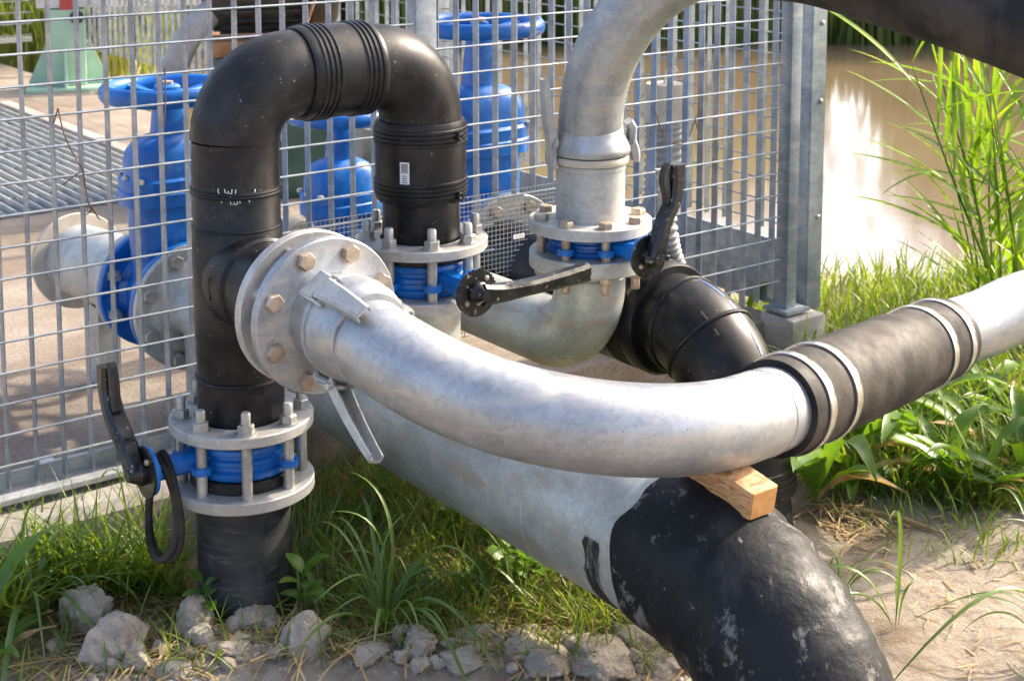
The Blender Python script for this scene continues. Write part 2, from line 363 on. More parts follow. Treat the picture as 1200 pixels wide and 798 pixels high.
# concrete floor of the cage and the kerb the fence stands on
S0 = SOF(-120)
fl = MB(); c0 = F((S0 + SC) / 2, 4.2, -0.19); fl.box(c0, U * ((SC - S0) / 2 + 0.02), N * 4.17, Z * 0.30)
o = part('floor', fl, M['floor']); tagit(o, 'brown gritty concrete floor inside the cage', 'floor', kind='structure')
kb = MB(); x0, x1 = S0, SOF(215)
prof = [(-0.13, -0.2), (-0.125, 0.135), (-0.105, 0.155), (0.025, 0.158), (0.025, -0.2)]
kv = []; kf = []
nk = 40
for i in range(nk + 1):
    s = x0 + (x1 - x0) * i / nk
    for (t, z) in prof: kv.append(F(s, t + 0.012 * noise.noise((s * 4, z, 0)), z + 0.012 * noise.noise((s * 5, t * 9, 4))))
for i in range(nk):
    for j in range(4): kf.append([i * 5 + j, i * 5 + j + 1, (i + 1) * 5 + j + 1, (i + 1) * 5 + j])
kf += [[0, 1, 2, 3, 4], [nk * 5 + k for k in (4, 3, 2, 1, 0)]]
kb.add(kv, kf)
single('concrete_kerb', kb, M['concrete'], 'worn grey concrete kerb under the left end of the wire fence', 'kerb')
kb = MB(); kb.box(F(SC + 0.02, -0.02, 0.02), U * 0.075, N * 0.07, Z * 0.12, 0.015)
single('concrete_footing', kb, M['concrete'], 'small concrete footing block under the fence corner post', 'footing')

# ------------------------------------------------------------------ wire mesh cage
BARSP = 0.0607
BS0 = SOF(23, 0, 60); ZW0, ZWS = 1.178, 0.0666
bm_ = MB(); bm_.box(Vector((0, 0, 0.5)), Vector((0.0016, 0, 0)), Vector((0, 0.0115, 0)), Z * 0.5)
BAR = bm_.mesh('bar', M['galv_fence'])
wm_ = MB(); wm_.lathe(Vector((0, 0, 0)), Z, [(0.0028, 0), (0.0028, 1.0)], 8)
WIRE = wm_.mesh('wire', M['galv_fence'])
def scaled(o, x, y, z, L): return mat_from(o, x, y, z) @ Matrix.Diagonal((1, 1, L, 1))
PE_E = P(858, 402, 3.30); PE_Z = 0.418; PE_E.z = PE_Z; PES = (PE_E - A0).dot(U); PET = (PE_E - A0).dot(N)
SG = 0.45                                            # the big main, along the fence line
V1P = FP(203, 345, 0.27); V1S = (V1P - A0).dot(U)
HOLES = [(PES, 0.165, 0.64), (0.90, 0.105, 0.50), (SG, 0.17, 0.47)]
def zcut(s, base):
    z = base
    for c, h, t in HOLES:
        if abs(s - c) < h: z = max(z, t)
    return z
ff = thing('wire_mesh_fence', 'tall galvanised bar and wire fence in front of the blue valves', 'fence', F(SC / 2, 0, 0.15))
s = BS0 - BARSP * 4; bars = []
while s < SC - 0.05:
    z0 = zcut(s, 0.19)
    inst('bar', BAR, ff, scaled(F(s, 0, z0), U, N, Z, 1.78 - z0)); bars.append(s); s += BARSP
k = 0
z = ZW0 + ZWS * 9
while z > 0.2:
    # a wire is interrupted where pipes pass
    segs = [(S0, SC - 0.03)]
    for c, h, t in HOLES:
        if z < t - 0.005:
            new = []
            for a, b in segs:
                if c - h < b and c + h > a:
                    if c - h > a: new.append((a, c - h))
                    if c + h < b: new.append((c + h, b))
                else: new.append((a, b))
            segs = new
    for a, b in segs:
        if b - a > 0.03: inst('wire', WIRE, ff, scaled(F(a, -0.0155, z), N, Z, U, b - a))
    z -= ZWS
part('bottom_rail', MB().box(F((S0 + SOF(235)) / 2, -0.012, 0.178), U * ((SOF(235) - S0) / 2), N * 0.032, Z * 0.006, 0.001).box(F((S0 + SOF(235)) / 2, 0.022, 0.195), U * ((SOF(235) - S0) / 2), N * 0.003, Z * 0.022), M['galv_dull'], ff)
sm = SOF(494, 0, 20)
part('post', MB().box(F(sm, 0.0, 0.95), U * 0.030, N * 0.022, Z * 0.84, 0.003), M['galv_fence'], ff)
cp = part('post', MB().box(F(SC - 0.005, -0.01, 0.93), U * 0.021, N * 0.024, Z * 0.80, 0.003), M['galv_fence'], ff)
part('base_plate', MB().box(F(SC, -0.01, 0.153), U * 0.05, N * 0.05, Z * 0.005), M['galv_fence'], cp)
part('top_rail', MB().box(F((S0 + SC) / 2, 0, 1.79), U * ((SC - S0) / 2), N * 0.02, Z * 0.02), M['galv_fence'], ff)

sf = thing('wire_mesh_fence', 'galvanised side fence running back beside the water from the corner post', 'fence', F(SC + 0.06, 3, 0.15))
SD = SC + 0.075; TL = 6.6
t = 0.09
while t < TL:
    inst('bar', BAR, sf, scaled(F(SD, t, 0.36), N, U, Z, 1.42) @ Matrix.Diagonal((1, 0.85, 1, 1))); t += 0.082
z = ZW0 + ZWS * 9
while z > 0.34:
    inst('wire', WIRE, sf, scaled(F(SD + 0.0155, 0.02, z), U, Z, N, TL - 0.02)); z -= ZWS
pp = part('post', MB().box(F(SD + 0.042, -0.01, 0.95), U * 0.030, N * 0.004, Z * 0.82).box(F(SD + 0.014, 0.022, 0.95), U * 0.003, N * 0.03, Z * 0.82), M['galv_fence'], sf)
for zz in (0.42, 0.78, 1.02, 1.4):
    part('bolt', MB().lathe(F(SD + 0.050, -0.014, zz), -N, [(0.008, 0), (0.008, 0.004), (0.004, 0.008), (0, 0.008)], 10), M['bolt'], pp)
for tt in (2.0, 4.0, TL):
    part('post', MB().box(F(SD + 0.03, tt, 0.95), U * 0.025, N * 0.025, Z * 0.84, 0.003), M['galv_fence'], sf)
part('kick_plate', MB().box(F(SD + 0.002, 1.5, 0.225), U * 0.004, N * 1.45, Z * 0.105), M['galv_fence'], sf)
part('top_rail', MB().box(F(SD, TL / 2, 1.79), U * 0.02, N * (TL / 2), Z * 0.02), M['galv_fence'], sf)
# rear fence, seen at the far left
rf = thing('wire_mesh_fence', 'far rear fence panel with yellow grass behind it at upper left', 'fence', F(SC - 2.5, TL + 0.1, 0.3))
s = SC - 5.2
while s < SC - 0.3:
    inst('bar', BAR, rf, scaled(F(s, TL + 0.08, 0.36), U, N, Z, 1.42)); s += BARSP
z = 0.38
while z < 1.78:
    inst('wire', WIRE, rf, scaled(F(SC - 5.2, TL + 0.06, z), N, Z, U, 5.2)); z += 0.075
part('bottom_rail', MB().box(F(SC - 2.6, TL + 0.08, 0.35), U * 2.6, N * 0.02, Z * 0.015), M['galv_dull'], rf)

# fine mesh over the pipe openings, cut round the pipes
fm = MB(); sa, sb = SOF(338, 0, 270), SOF(652, 0, 270); za, zb = 0.30, 0.665
PITCH_M = 0.0125
def inpipe(s, z):
    return math.hypot(s - PES, z - PE_Z) < 0.125 or math.hypot(s - 0.90, z - 0.365) < 0.088 or math.hypot(s - SG, z - 0.30) < 0.15
s = sa
while s < sb:
    z = za; run = None
    while z <= zb:
        if not inpipe(s, z):
            if run is None: run = z
        if (inpipe(s, z) or z + PITCH_M > zb) and run is not None:
            if z > run: fm.box(F(s, -0.021, (run + z) / 2), U * 0.0006, N * 0.0006, Z * ((z - run) / 2))
            run = None
        z += PITCH_M
    s += PITCH_M
z = za
while z < zb:
    s = sa; run = None
    while s <= sb:
        if not inpipe(s, z):
            if run is None: run = s
        if (inpipe(s, z) or s + PITCH_M > sb) and run is not None:
            if s > run: fm.box(F((run + s) / 2, -0.0222, z), U * ((s - run) / 2), N * 0.0006, Z * 0.0006)
            run = None
        s += PITCH_M
    z += PITCH_M
fme = thing('fine_wire_mesh', 'fine square wire mesh closing the pipe openings low in the fence', 'mesh', F((sa + sb) / 2, -0.02, za))
part('wire_grid', fm, M['galv'], fme, kind='stuff')
part('tag', MB().box(FP(608, 277, -0.03), U * 0.018, N * 0.001, Z * 0.006), M['white'], fme)

# ================================================================== pipework outside the cage
# shared bolt meshes, local z is the bolt's axis
hexa = [(0.0165 * math.cos(math.pi / 3 * i), 0.0165 * math.sin(math.pi / 3 * i)) for i in range(6)]
X_, Y_ = Vector((1, 0, 0)), Vector((0, 1, 0))
def hexm(b, h0, h1, r=0.0165, cham=0.002):
    vs = []; fs = []
    for (rr, h) in ((r, h0), (r, h1 - cham), (r * 0.86, h1)):
        for i in range(6): vs.append((rr * math.cos(math.pi / 3 * i), rr * math.sin(math.pi / 3 * i), h))
    for j in range(2):
        for i in range(6): fs.append([j * 6 + i, j * 6 + (i + 1) % 6, (j + 1) * 6 + (i + 1) % 6, (j + 1) * 6 + i])
    fs.append([5, 4, 3, 2, 1, 0]); fs.append([12 + i for i in range(6)]); b.add(vs, fs)
def stud_prof(r, a, c): return [(r, a), (r, c - 0.003), (r * 0.8, c)]
b = MB(); b.lathe((0, 0, 0), Z, [(0.020, 0), (0.020, 0.003)], 20); hexm(b, 0.003, 0.019); b.lathe((0, 0, 0), Z, stud_prof(0.0095, 0.019, 0.043), 14)
NUT_UP = b.mesh('nut', M['bolt'])
b = MB(); hexm(b, 0, 0.014, 0.0175, 0.003); HEAD = b.mesh('bolt_head', M['bronze'])
b = MB(); hexm(b, 0, 0.016, 0.0165); b.lathe((0, 0, 0), Z, stud_prof(0.0105, 0.016, 0.042), 12); NUT_DN = b.mesh('nut', M['bronze'])
def studs(valve, c, z0, z1, top, bottom, k=8, rb=0.118, ph=22.5, mat='bolt'):
    for i in range(k):
        a = R_(ph + 360.0 * i / k); p = c + (U * math.cos(a) + N * math.sin(a)) * rb
        st = part('stud', MB().lathe(p + Z * z0, Z, [(0.0105, 0), (0.0105, z1 - z0)], 14), M[mat], valve)
        if top is not None: inst('nut' if top == NUT_UP else 'bolt_head', top, valve, Matrix.Translation(p + Z * (z1 + 0.0)) @ Matrix.Rotation(i * 0.7, 4, 'Z'))
        if bottom is not None: inst('nut', bottom, valve, Matrix.Translation(p + Z * z0) @ Matrix.Rotation(math.pi, 4, 'X') @ Matrix.Rotation(i * 0.5, 4, 'Z'))

def butterfly(label, c, z0, z1, fz0, fz1, nd, lever_pts, lever_side, top, bottom, ph=22.5, smat='bolt', neck=0.165, tilt=None, grip=True):
    """wafer valve between flanges: z0..z1 body, fz0/fz1 where the studs start and end, nd direction of its neck"""
    zc = (z0 + z1) / 2; cc = Vector((c.x, c.y, 0))
    v = thing('butterfly_valve', label, 'valve', cc + Z * z0, 'butterfly valves on the three upright pipes')
    h = z1 - z0
    part('body', MB().lathe(cc + Z * z0, Z, [(0.075, 0.0), (0.098, 0.0), (0.101, 0.004), (0.101, h * 0.22), (0.094, h * 0.30), (0.094, h * 0.42), (0.099, h * 0.48), (0.099, h * 0.60), (0.094, h * 0.66), (0.094, h * 0.76), (0.101, h * 0.82), (0.101, h - 0.004), (0.098, h), (0.075, h)], 56), M['blue'], v)
    side = nd.cross(Z).normalized()
    b = MB().sweep([cc + Z * zc + nd * d for d in (0.085, 0.112, 0.125, neck - 0.005)], side, [0.075, 0.052, 0.040, 0.042], [h * 0.75, h * 0.62, 0.038, 0.042])
    b.lathe(cc + Z * zc + nd * (neck - 0.012), nd, [(0.030, 0), (0.046, 0.005), (0.048, 0.010), (0.046, 0.014)], 32)
    part('neck', b, M['blue'], v)
    # eyelet lugs that clasp the studs
    for i in range(8):
        a = R_(ph + 45 * i); d = U * math.cos(a) + N * math.sin(a)
        if i % 2 == 0 or d.dot(nd) > 0.75:
            p = cc + d * 0.118 + Z * (zc - 0.004)
            b = MB().lathe(p - Z * 0.008, Z, [(0.0125, 0), (0.0195, 0), (0.0195, 0.014), (0.0125, 0.014)], 18, close=True)
            b.box(cc + d * 0.101 + Z * (zc - 0.005), d * 0.009, d.cross(Z) * 0.011, Z * 0.006)
            part('lug', b, M['blue'], v)
    # notch plate and hub
    nc = cc + Z * zc + nd * (neck + 0.003); poly = []
    for i in range(72):
        a = 2 * math.pi * i / 72; q = side * math.cos(a) + Z * math.sin(a); up = q.dot(Vector(tilt if tilt else (0, 0, 1)))
        r = 0.050 - (0.004 if (i % 2 and up > 0.2) else 0.0); poly.append((r * math.cos(a), r * math.sin(a)))
    px, py = (side, Z) if side.cross(Z).dot(nd) > 0 else (-side, Z)
    pl = part('notch_plate', MB().prism(poly, nc, px, py, 0.005), M['black'], v)
    b = MB().lathe(nc + nd * 0.005, nd, [(0.024, 0), (0.024, 0.012), (0.020, 0.016), (0.013, 0.030), (0.012, 0.034), (0, 0.034)], 24)
    part('hub', b, M['black'], v)
    for q in ((-0.6, 0.75), (0.75, -0.5)):
        x, y, a = frame(nd); part('screw', MB().lathe(nc + nd * 0.005 + side * 0.036 * q[0] + Z * 0.036 * q[1], nd, [(0.006, 0), (0.006, 0.004), (0.004, 0.006), (0, 0.006)], 10), M['bronze'], pl)
    pts = spline([nc + nd * (0.022) + p for p in lever_pts], 6); n = len(pts)
    ws = []; hs = []
    for i in range(n):
        q = i / (n - 1); ws.append(0.030 + 0.008 * math.sin(q * 3)); hs.append(0.044 - 0.014 * min(1, q * 2.2) + 0.010 * max(0, (q - 0.55) * 2.0))
    lv = part('lever', MB().sweep(pts, lever_side, ws, hs), M['black'], v)
    if grip:
        i0 = int(n * 0.55); off = lever_pts[-1].cross(lever_side).normalized()
        if off.dot(grip) < 0: off = -off
        gp = [pts[i] + off * (0.028 - 0.010 * math.cos((i - i0) / (n - i0) * 5.5)) for i in range(i0, n - 1)]
        part('trigger', MB().sweep(gp, lever_side, 0.018, [0.008 + 0.014 * math.sin(math.pi * (j + 0.5) / len(gp)) for j in range(len(gp))]), M['dark'], lv)
    studs(v, cc, fz0, fz1, top, bottom, 8, 0.118, ph, smat)
    return v
def welded_ring(o, axis, R, r=0.004, seg=48):
    return MB().lathe(o, axis, [(R + r * math.cos(2 * math.pi * i / 8), r * math.sin(2 * math.pi * i / 8)) for i in range(8)], seg, close=True)
def coupling_prof(r, L, wall=0.014, groups=((0.10, 0.26), (0.74, 0.90))):
    pr = [(r, 0), (r + wall * 0.7, 0), (r + wall, 0.008)]
    for a, b_ in groups:
        k = 4
        for i in range(k):
            p = L * (a + (b_ - a) * i / (k - 1))
            pr += [(r + wall, p - 0.004), (r + wall + 0.003, p - 0.002), (r + wall + 0.003, p + 0.002), (r + wall, p + 0.004)]
    pr += [(r + wall, L - 0.008), (r + wall * 0.7, L), (r, L)]
    return pr
LP = Vector((LB.x, LB.y, 0)); MP = LP + U * 0.43; RP = LP + U * 0.90
RB = 0.085                                            # black pipe radius

# --- black pipe standing in the ground under the left valve
o = thing('black_ground_pipe', 'scuffed black pipe stub rising from the soil under the left valve', 'pipe', LP)
b = MB().tube([LP + Z * z for z in (-0.12, 0.0, 0.04, 0.05, 0.2, 0.262)], [0.095, 0.096, 0.0965, 0.094, 0.094, 0.095], 56)
part('pipe', b, M['pe_dirty'], o)
part('backing_flange', MB().lathe(LP + Z * 0.262, Z, flange_prof(0.096, 0.142, 0, 0.024), 64, close=True), M['flange'], o)
part('stub_end', MB().lathe(LP + Z * 0.286, Z, flange_prof(0.07, 0.104, 0, 0.024), 56, close=True), M['pe'], o)

# --- black arch: left riser, tee, elbows, couplings, drop to the middle valve
ar = thing('black_pipe_arch', 'black plastic pipe arch joining the left and middle valves', 'pipe', LP + Z * 0.39)
ZT = 1.085; RE = 0.118
part('stub_end', MB().lathe(LP + Z * 0.378, Z, [(0.07, 0), (0.104, 0), (0.104, 0.016), (0.086, 0.016), (0.07, 0.016)], 56, close=True), M['pe'], ar)
part('backing_flange', MB().lathe(LP + Z * 0.394, Z, flange_prof(0.092, 0.142, 0, 0.022), 64, close=True), M['flange'], ar)
part('riser', MB().lathe(LP, Z, [(0.084, 0.394), (0.086, 0.44), (0.085, 0.475), (0.085, 0.575), (0.087, 0.578), (0.088, 0.60), (0.088, 0.795), (0.085, 0.80), (0.085, ZT - RE)], 56), M['pe'], ar)
for z in (0.497, 0.868, 0.874): part('weld_bead', welded_ring(LP + Z * z, Z, 0.0855, 0.0045), M['pe'], ar)
part('weld_bead', welded_ring(LP + Z * 0.80, Z, 0.0855, 0.003), M['pe'], ar)
part('elbow', MB().tube([LP + Z * (ZT - RE)] + arc(LP + U * RE + Z * (ZT - RE), -U, Z, RE, 0, 90, 16) + [LP + U * (RE + 0.018) + Z * ZT], 0.0875, 56), M['pe'], ar)
part('elbow', MB().tube([MP - U * (RE + 0.018) + Z * ZT] + arc(MP - U * RE + Z * (ZT - RE), Z, U, RE, 0, 90, 16) + [MP + Z * (ZT - RE - 0.004)], 0.0875, 56), M['pe'], ar)
cl = 0.43 - 2 * (RE + 0.013)
o1 = part('coupling', MB().lathe(LP + U * (RE + 0.013) + Z * ZT, U, coupling_prof(0.085, cl, 0.010, ((0.14, 0.34), (0.72, 0.92))), 56), M['pe'], ar)
o2 = part('coupling', MB().lathe(MP + Z * (ZT - RE - 0.002), -Z, coupling_prof(0.082, 0.172, 0.015), 56), M['pe'], ar)
vd = (Vector((0, 0, 0)) - MP); vd.z = 0; vd.normalize(); vs_ = vd.cross(Z)
for zz in (0.935, 0.81):
    q = (vd * 0.62 - vs_ * 0.78).normalized() * 1.0
    part('terminal', MB().lathe(MP + q * 0.095 + Z * zz, q, [(0.009, 0), (0.009, 0.012), (0.006, 0.013), (0, 0.010)], 14), M['pe'], o2)
part('drop_pipe', MB().lathe(MP, Z, [(0.082, 0.705), (0.0835, 0.73), (0.082, 0.76), (0.082, 0.90)], 56), M['pe'], ar)
part('stub_end', MB().lathe(MP + Z * 0.668, Z, flange_prof(0.07, 0.104, 0, 0.018), 56, close=True), M['pe'], ar)
part('backing_flange', MB().lathe(MP + Z * 0.688, Z, flange_prof(0.088, 0.142, 0, 0.022), 64, close=True), M['flange'], ar)
# sticker on the coupling, bent round it
def patch(c, r, d, w_, z0, z1, n=4):
    a0 = math.atan2(d.y, d.x); vs = []; fs = []
    for i in range(n + 1):
        a = a0 + (i / n - 0.5) * w_ / r
        for z in (z0, z1): vs.append(Vector((c.x + r * math.cos(a), c.y + r * math.sin(a), z)))
    for i in range(n): fs.append([2 * i, 2 * i + 2, 2 * i + 3, 2 * i + 1])
    return vs, fs
sd = (vd * 0.94 - vs_ * 0.34).normalized() if (-vs_).x < 0 else (vd * 0.94 + vs_ * 0.34).normalized()
b = MB(); b.add(*patch(MP, 0.0978, sd, 0.021, 0.842, 0.888)); st = part('sticker', b, M['sticker'], o2, label='white sticker printed with a barcode')
b = MB()
for i in range(13):
    z0 = 0.8655 + i * 0.00155; b.add(*patch(MP, 0.0982, sd, 0.015, z0, z0 + (0.0009 if i % 3 else 0.0005)))
for i in range(4):
    z0 = 0.845 + i * 0.0045; b.add(*patch(MP, 0.0982, sd, 0.012 - 0.002 * (i % 2), z0, z0 + 0.0016))
part('print', b, M['ink'], st)
# chalk scribbles on the riser: small strokes bent round the pipe
def chalk(strokes, z0, a_off, sc=0.001):
    a0 = math.atan2(-LP.y, -LP.x)
    for stroke in strokes:
        b = MB(); pts = []
        for (x, y) in stroke:
            a = a0 + (a_off + x * sc) / 0.085; pts.append(Vector((LP.x + 0.0856 * math.cos(a), LP.y + 0.0856 * math.sin(a), z0 + y * sc)))
        b.tube(pts, 0.0009, 6)
        part('chalk_mark', b, M['chalk'], ar)
chalk([[(0, 10), (-1, 4), (1, 0)], [(12, 9), (13, 2), (17, 1), (19, 6), (20, 1), (25, 0), (26, 9)], [(33, 8), (32, 0)], [(70, 6), (69, 0)]], 0.878, -0.034)
chalk([[(22, 0), (23, -8), (28, -9), (29, -3), (31, -9), (35, -8), (36, 0)], [(40, 1), (40, -7)], [(6, -2), (5, -6)], [(58, -1), (58, -6)]], 0.866, -0.034)

# tee branch and its flange towards the camera
ZB = 0.70; TB = LP + Z * ZB; D = -N
part('saddle', MB().lathe(TB, D, [(0.088, 0.02), (0.096, 0.05), (0.092, 0.105), (0.0865, 0.11), (0.0865, 0.20), (0.0865, 0.262)], 56), M['pe'], ar)
ear = MB()
for s_ in (-1, 1): ear.box(TB + U * s_ * 0.068 + D * 0.078, (U * s_ * 0.6 - D * 0.4).normalized() * 0.03, Z * 0.024, (D * 0.6 + U * s_ * 0.4).normalized() * 0.007, 0.005)
part('saddle_ear', ear, M['pe'], ar)
part('stub_end', MB().lathe(TB, D, [(0.075, 0.292), (0.112, 0.292), (0.112, 0.316), (0.075, 0.316)], 56, close=True), M['pe'], ar)
part('backing_flange', MB().lathe(TB, D, flange_prof(0.09, 0.142, 0.268, 0.290), 64, close=True), M['flange'], ar, label='pale backing flange of the sideways branch')

# --- galvanised front bend with lever coupling
ZB2 = ZB
gb = thing('galvanised_pipe_bend', 'long galvanised pipe bend sweeping across the front from the bolted flange', 'pipe', TB + D * 0.34 - Z * 0.1)
TC = TB + D * 0.0
part('flange', MB().lathe(TC, D, [(0.07, 0.330), (0.140, 0.330), (0.1425, 0.333), (0.1425, 0.349), (0.140, 0.352), (0.088, 0.352), (0.082, 0.356), (0.07, 0.356)], 64), M['galv'], gb)
part('gasket', MB().lathe(TC, D, [(0.07, 0.317), (0.108, 0.317), (0.108, 0.3295), (0.07, 0.3295)], 56, close=True), M['rubber'], gb)
part('collar', MB().lathe(TC, D, [(0.080, 0.353), (0.079, 0.372), (0.079, 0.402), (0.086, 0.406), (0.090, 0.411), (0.090, 0.417), (0.086, 0.421), (0.079, 0.422)], 56), M['galv'], gb)
part('coupling_bell', MB().lathe(TC, D, [(0.070, 0.4235), (0.088, 0.4235), (0.0915, 0.428), (0.0915, 0.440), (0.088, 0.452), (0.088, 0.468), (0.083, 0.480), (0.0765, 0.492), (0.0755, 0.50)], 56), M['galv'], gb)
for i in range(8):
    a = R_(22.5 + 45 * i); d = U * math.cos(a) + Z * math.sin(a); p = TC + d * 0.118
    part('stud', MB().lathe(p, D, [(0.010, 0.25), (0.010, 0.33)], 12), M['bolt'], gb)
    inst('bolt_head', HEAD, gb, axM(p + D * 0.352, D) @ Matrix.Rotation(i * 0.9, 4, 'Z'))
# centre line of the bend: an arc, then straight towards the sleeve, falling slightly
B0 = TC + D * 0.46; az0 = math.atan2(D.y, D.x); AZ1 = R_(52.4); RA = 0.415
cl_pts = []; n = 40; ca = B0
nrm = Vector((-math.sin(az0), math.cos(az0), 0)); cen = Vector((B0.x, B0.y, 0)) + nrm * RA
for i in range(n + 1):
    a = az0 + (AZ1 - az0) * i / n; cl_pts.append((cen.x + RA * math.sin(a), cen.y - RA * math.cos(a), RA * (a - az0)))
def zrun(d):
    tb = [(-0.1, 0.700), (0.0, 0.698), (0.12, 0.672), (0.25, 0.634), (0.45, 0.592), (0.65, 0.560), (0.9, 0.526), (1.7, 0.452), (2.2, 0.44)]
    for (a, za), (b_, zb_) in zip(tb, tb[1:]):
        if d <= b_: return za + (zb_ - za) * (d - a) / (b_ - a)
    return tb[-1][1]
def zrun_s(d): return sum(zrun(d + k * 0.02) for k in range(-4, 5)) / 9
dirE = Vector((math.cos(AZ1), math.sin(AZ1), 0)); endA = Vector((cl_pts[-1][0], cl_pts[-1][1], 0)); LA = cl_pts[-1][2]
def run_pt(d):                                         # point of the run beyond the arc
    q = endA + dirE * (d - LA); return Vector((q.x, q.y, zrun_s(d)))
path = [TC + D * 0.44] + [Vector((x, y, zrun_s(d))) for x, y, d in cl_pts] + [run_pt(LA + k * 0.02) for k in range(1, 9)]
DS0 = LA + 0.115                                       # where the rubber sleeve starts
part('pipe', MB().tube(path, 0.0755, 56), M['galv'], gb)
part('weld_bead', welded_ring(run_pt(LA + 0.062), (run_pt(LA + 0.08) - run_pt(LA + 0.04)).normalized(), 0.0755, 0.0013), M['galv'], gb)
part('weld_bead', welded_ring(Vector((cl_pts[2][0], cl_pts[2][1], zrun_s(cl_pts[2][2]))), (Vector(cl_pts[4][:2] + (0,)) - Vector(cl_pts[0][:2] + (0,))).normalized(), 0.0755, 0.0014), M['galv'], gb)
def clasp(parent, base, out, along, side, L=0.125, w0=0.036, w1=0.024, openang=0.0, name='lever'):
    """over-centre lever of a quick coupling: bracket, folded channel handle and wire bail"""
    al = (along * math.cos(openang) + out * math.sin(openang)).normalized(); ou = (out * math.cos(openang) - along * math.sin(openang)).normalized()
    b = MB(); n = 9; th = 0.003
    secs = []
    for i in range(n):
        q = i / (n - 1); w_ = w0 + (w1 - w0) * q; h_ = 0.022 * (1 - q) + 0.012 * q
        c = base + al * (L * q) + ou * (0.010 + 0.006 * math.sin(q * 2.6))
        secs.append([c - side * w_ / 2 - ou * h_, c - side * w_ / 2, c - side * (w_ / 2 - 0.005) + ou * 0.004, c + side * (w_ / 2 - 0.005) + ou * 0.004, c + side * w_ / 2, c + side * w_ / 2 - ou * h_,
                     c + side * (w_ / 2 - th) - ou * h_, c + side * (w_ / 2 - th) - ou * 0.001, c - side * (w_ / 2 - th) - ou * 0.001, c - side * (w_ / 2 - th) - ou * h_])
    vs = [p for s_ in secs for p in s_]; fs = []
    for j in range(n - 1):
        for i in range(10): fs.append([j * 10 + i, j * 10 + (i + 1) % 10, (j + 1) * 10 + (i + 1) % 10, (j + 1) * 10 + i])
    fs += [[0, 1, 8, 9], [1, 2, 3, 4, 7, 8], [4, 5, 6, 7]]
    e = (n - 1) * 10; fs += [[e + 9, e + 8, e + 1, e], [e + 8, e + 7, e + 4, e + 3, e + 2, e + 1], [e + 7, e + 6, e + 5, e + 4]]
    b.add(vs, fs); lv = part(name, b, M['galv_dull'], parent)
    bb = MB().sweep([base - along * 0.042 - out * 0.002, base - along * 0.03 + out * 0.006, base + along * 0.002 + out * 0.006], side, [w0 * 1.25, w0 * 1.3, w0 * 1.15], 0.018)
    part('bracket', bb, M['galv_dull'], lv)
    for s_ in (-1, 1):
        p = base + side * s_ * w0 * 0.62 + out * 0.004
        part('bail_wire', MB().tube([p - along * 0.028 + out * 0.006, p + along * 0.01 + out * 0.002, p + along * 0.028 - out * 0.006], 0.0028, 8), M['bolt'], lv)
    part('pivot_pin', MB().lathe(base - side * (w0 * 0.5 + 0.007) + al * 0.014 + ou * 0.001, side, [(0.006, 0), (0.006, w0 + 0.014)], 12), M['bolt'], lv)
    return lv
od = (Z * 0.78 - U * 0.12 + D * 0.0).normalized()
od = (Z * 0.80 - U * 0.56).normalized()
clasp(gb, TC + D * 0.432 + od * 0.092, od, D, od.cross(D).normalized(), 0.115, 0.045, 0.030, R_(-14))
od = (-Z * 0.96 - U * 0.28).normalized()
clasp(gb, TC + D * 0.425 + od * 0.098, od, D, od.cross(D).normalized(), 0.185, 0.036, 0.027, R_(24))
od = (U * 0.97 + Z * 0.1).normalized()
clasp(gb, TC + D * 0.430 + od * 0.092, od, D, od.cross(D).normalized(), 0.05, 0.036, 0.030, R_(-10))

# --- rubber sleeve with four bands
SL = 0.80; sp = [run_pt(DS0 + SL * i / 24) for i in range(25)]
rs = thing('rubber_sleeve', 'thick black rubber sleeve with four shiny bands joining two galvanised pipes', 'hose', sp[0] - Z * 0.09)
part('sleeve', MB().tube(sp, [0.088] + [0.089 + 0.0012 * math.sin(i * 2.1) + (0.003 if 7 < i < 17 else 0) for i in range(1, 24)] + [0.088], 56), M['rubber'], rs)
tx = (sp[-1] - sp[0]).normalized()
for d in (0.055, 0.165, 0.645, 0.75):
    c = run_pt(DS0 + d)
    bd_ = part('clamp_band', MB().lathe(c, tx, [(0.0895, -0.013), (0.0935, -0.013), (0.0945, -0.011), (0.0945, 0.011), (0.0935, 0.013), (0.0895, 0.013)], 64), M['chrome'], rs)
    sd_ = (Vector((tx.y, -tx.x, 0)) * -0.85 - Z * 0.5).normalized()
    part('screw', MB().box(c + sd_ * 0.101, tx * 0.011, sd_ * 0.008, sd_.cross(tx) * 0.016, 0.002), M['bolt'], bd_)
# --- galvanised pipe leaving the frame on the right
e0 = run_pt(DS0 + SL - 0.03); e1 = run_pt(DS0 + SL + 0.03)
ep = spline([e0, e1, e1 + dirE * 0.09 + Vector((0.045, -0.01, 0.008)), e1 + Vector((0.22, 0.125, 0.035)), e1 + Vector((0.40, 0.20, 0.05)), e1 + Vector((0.75, 0.55, 0.06)), e1 + Vector((1.2, 1.1, 0.05)), e1 + Vector((1.7, 1.5, 0.0))], 8)
o = thing('galvanised_pipe', 'bright galvanised pipe beyond the rubber sleeve at the right edge', 'pipe', e1 - Z * 0.08)
part('pipe', MB().tube(ep, 0.0755, 56), M['galv'], o)

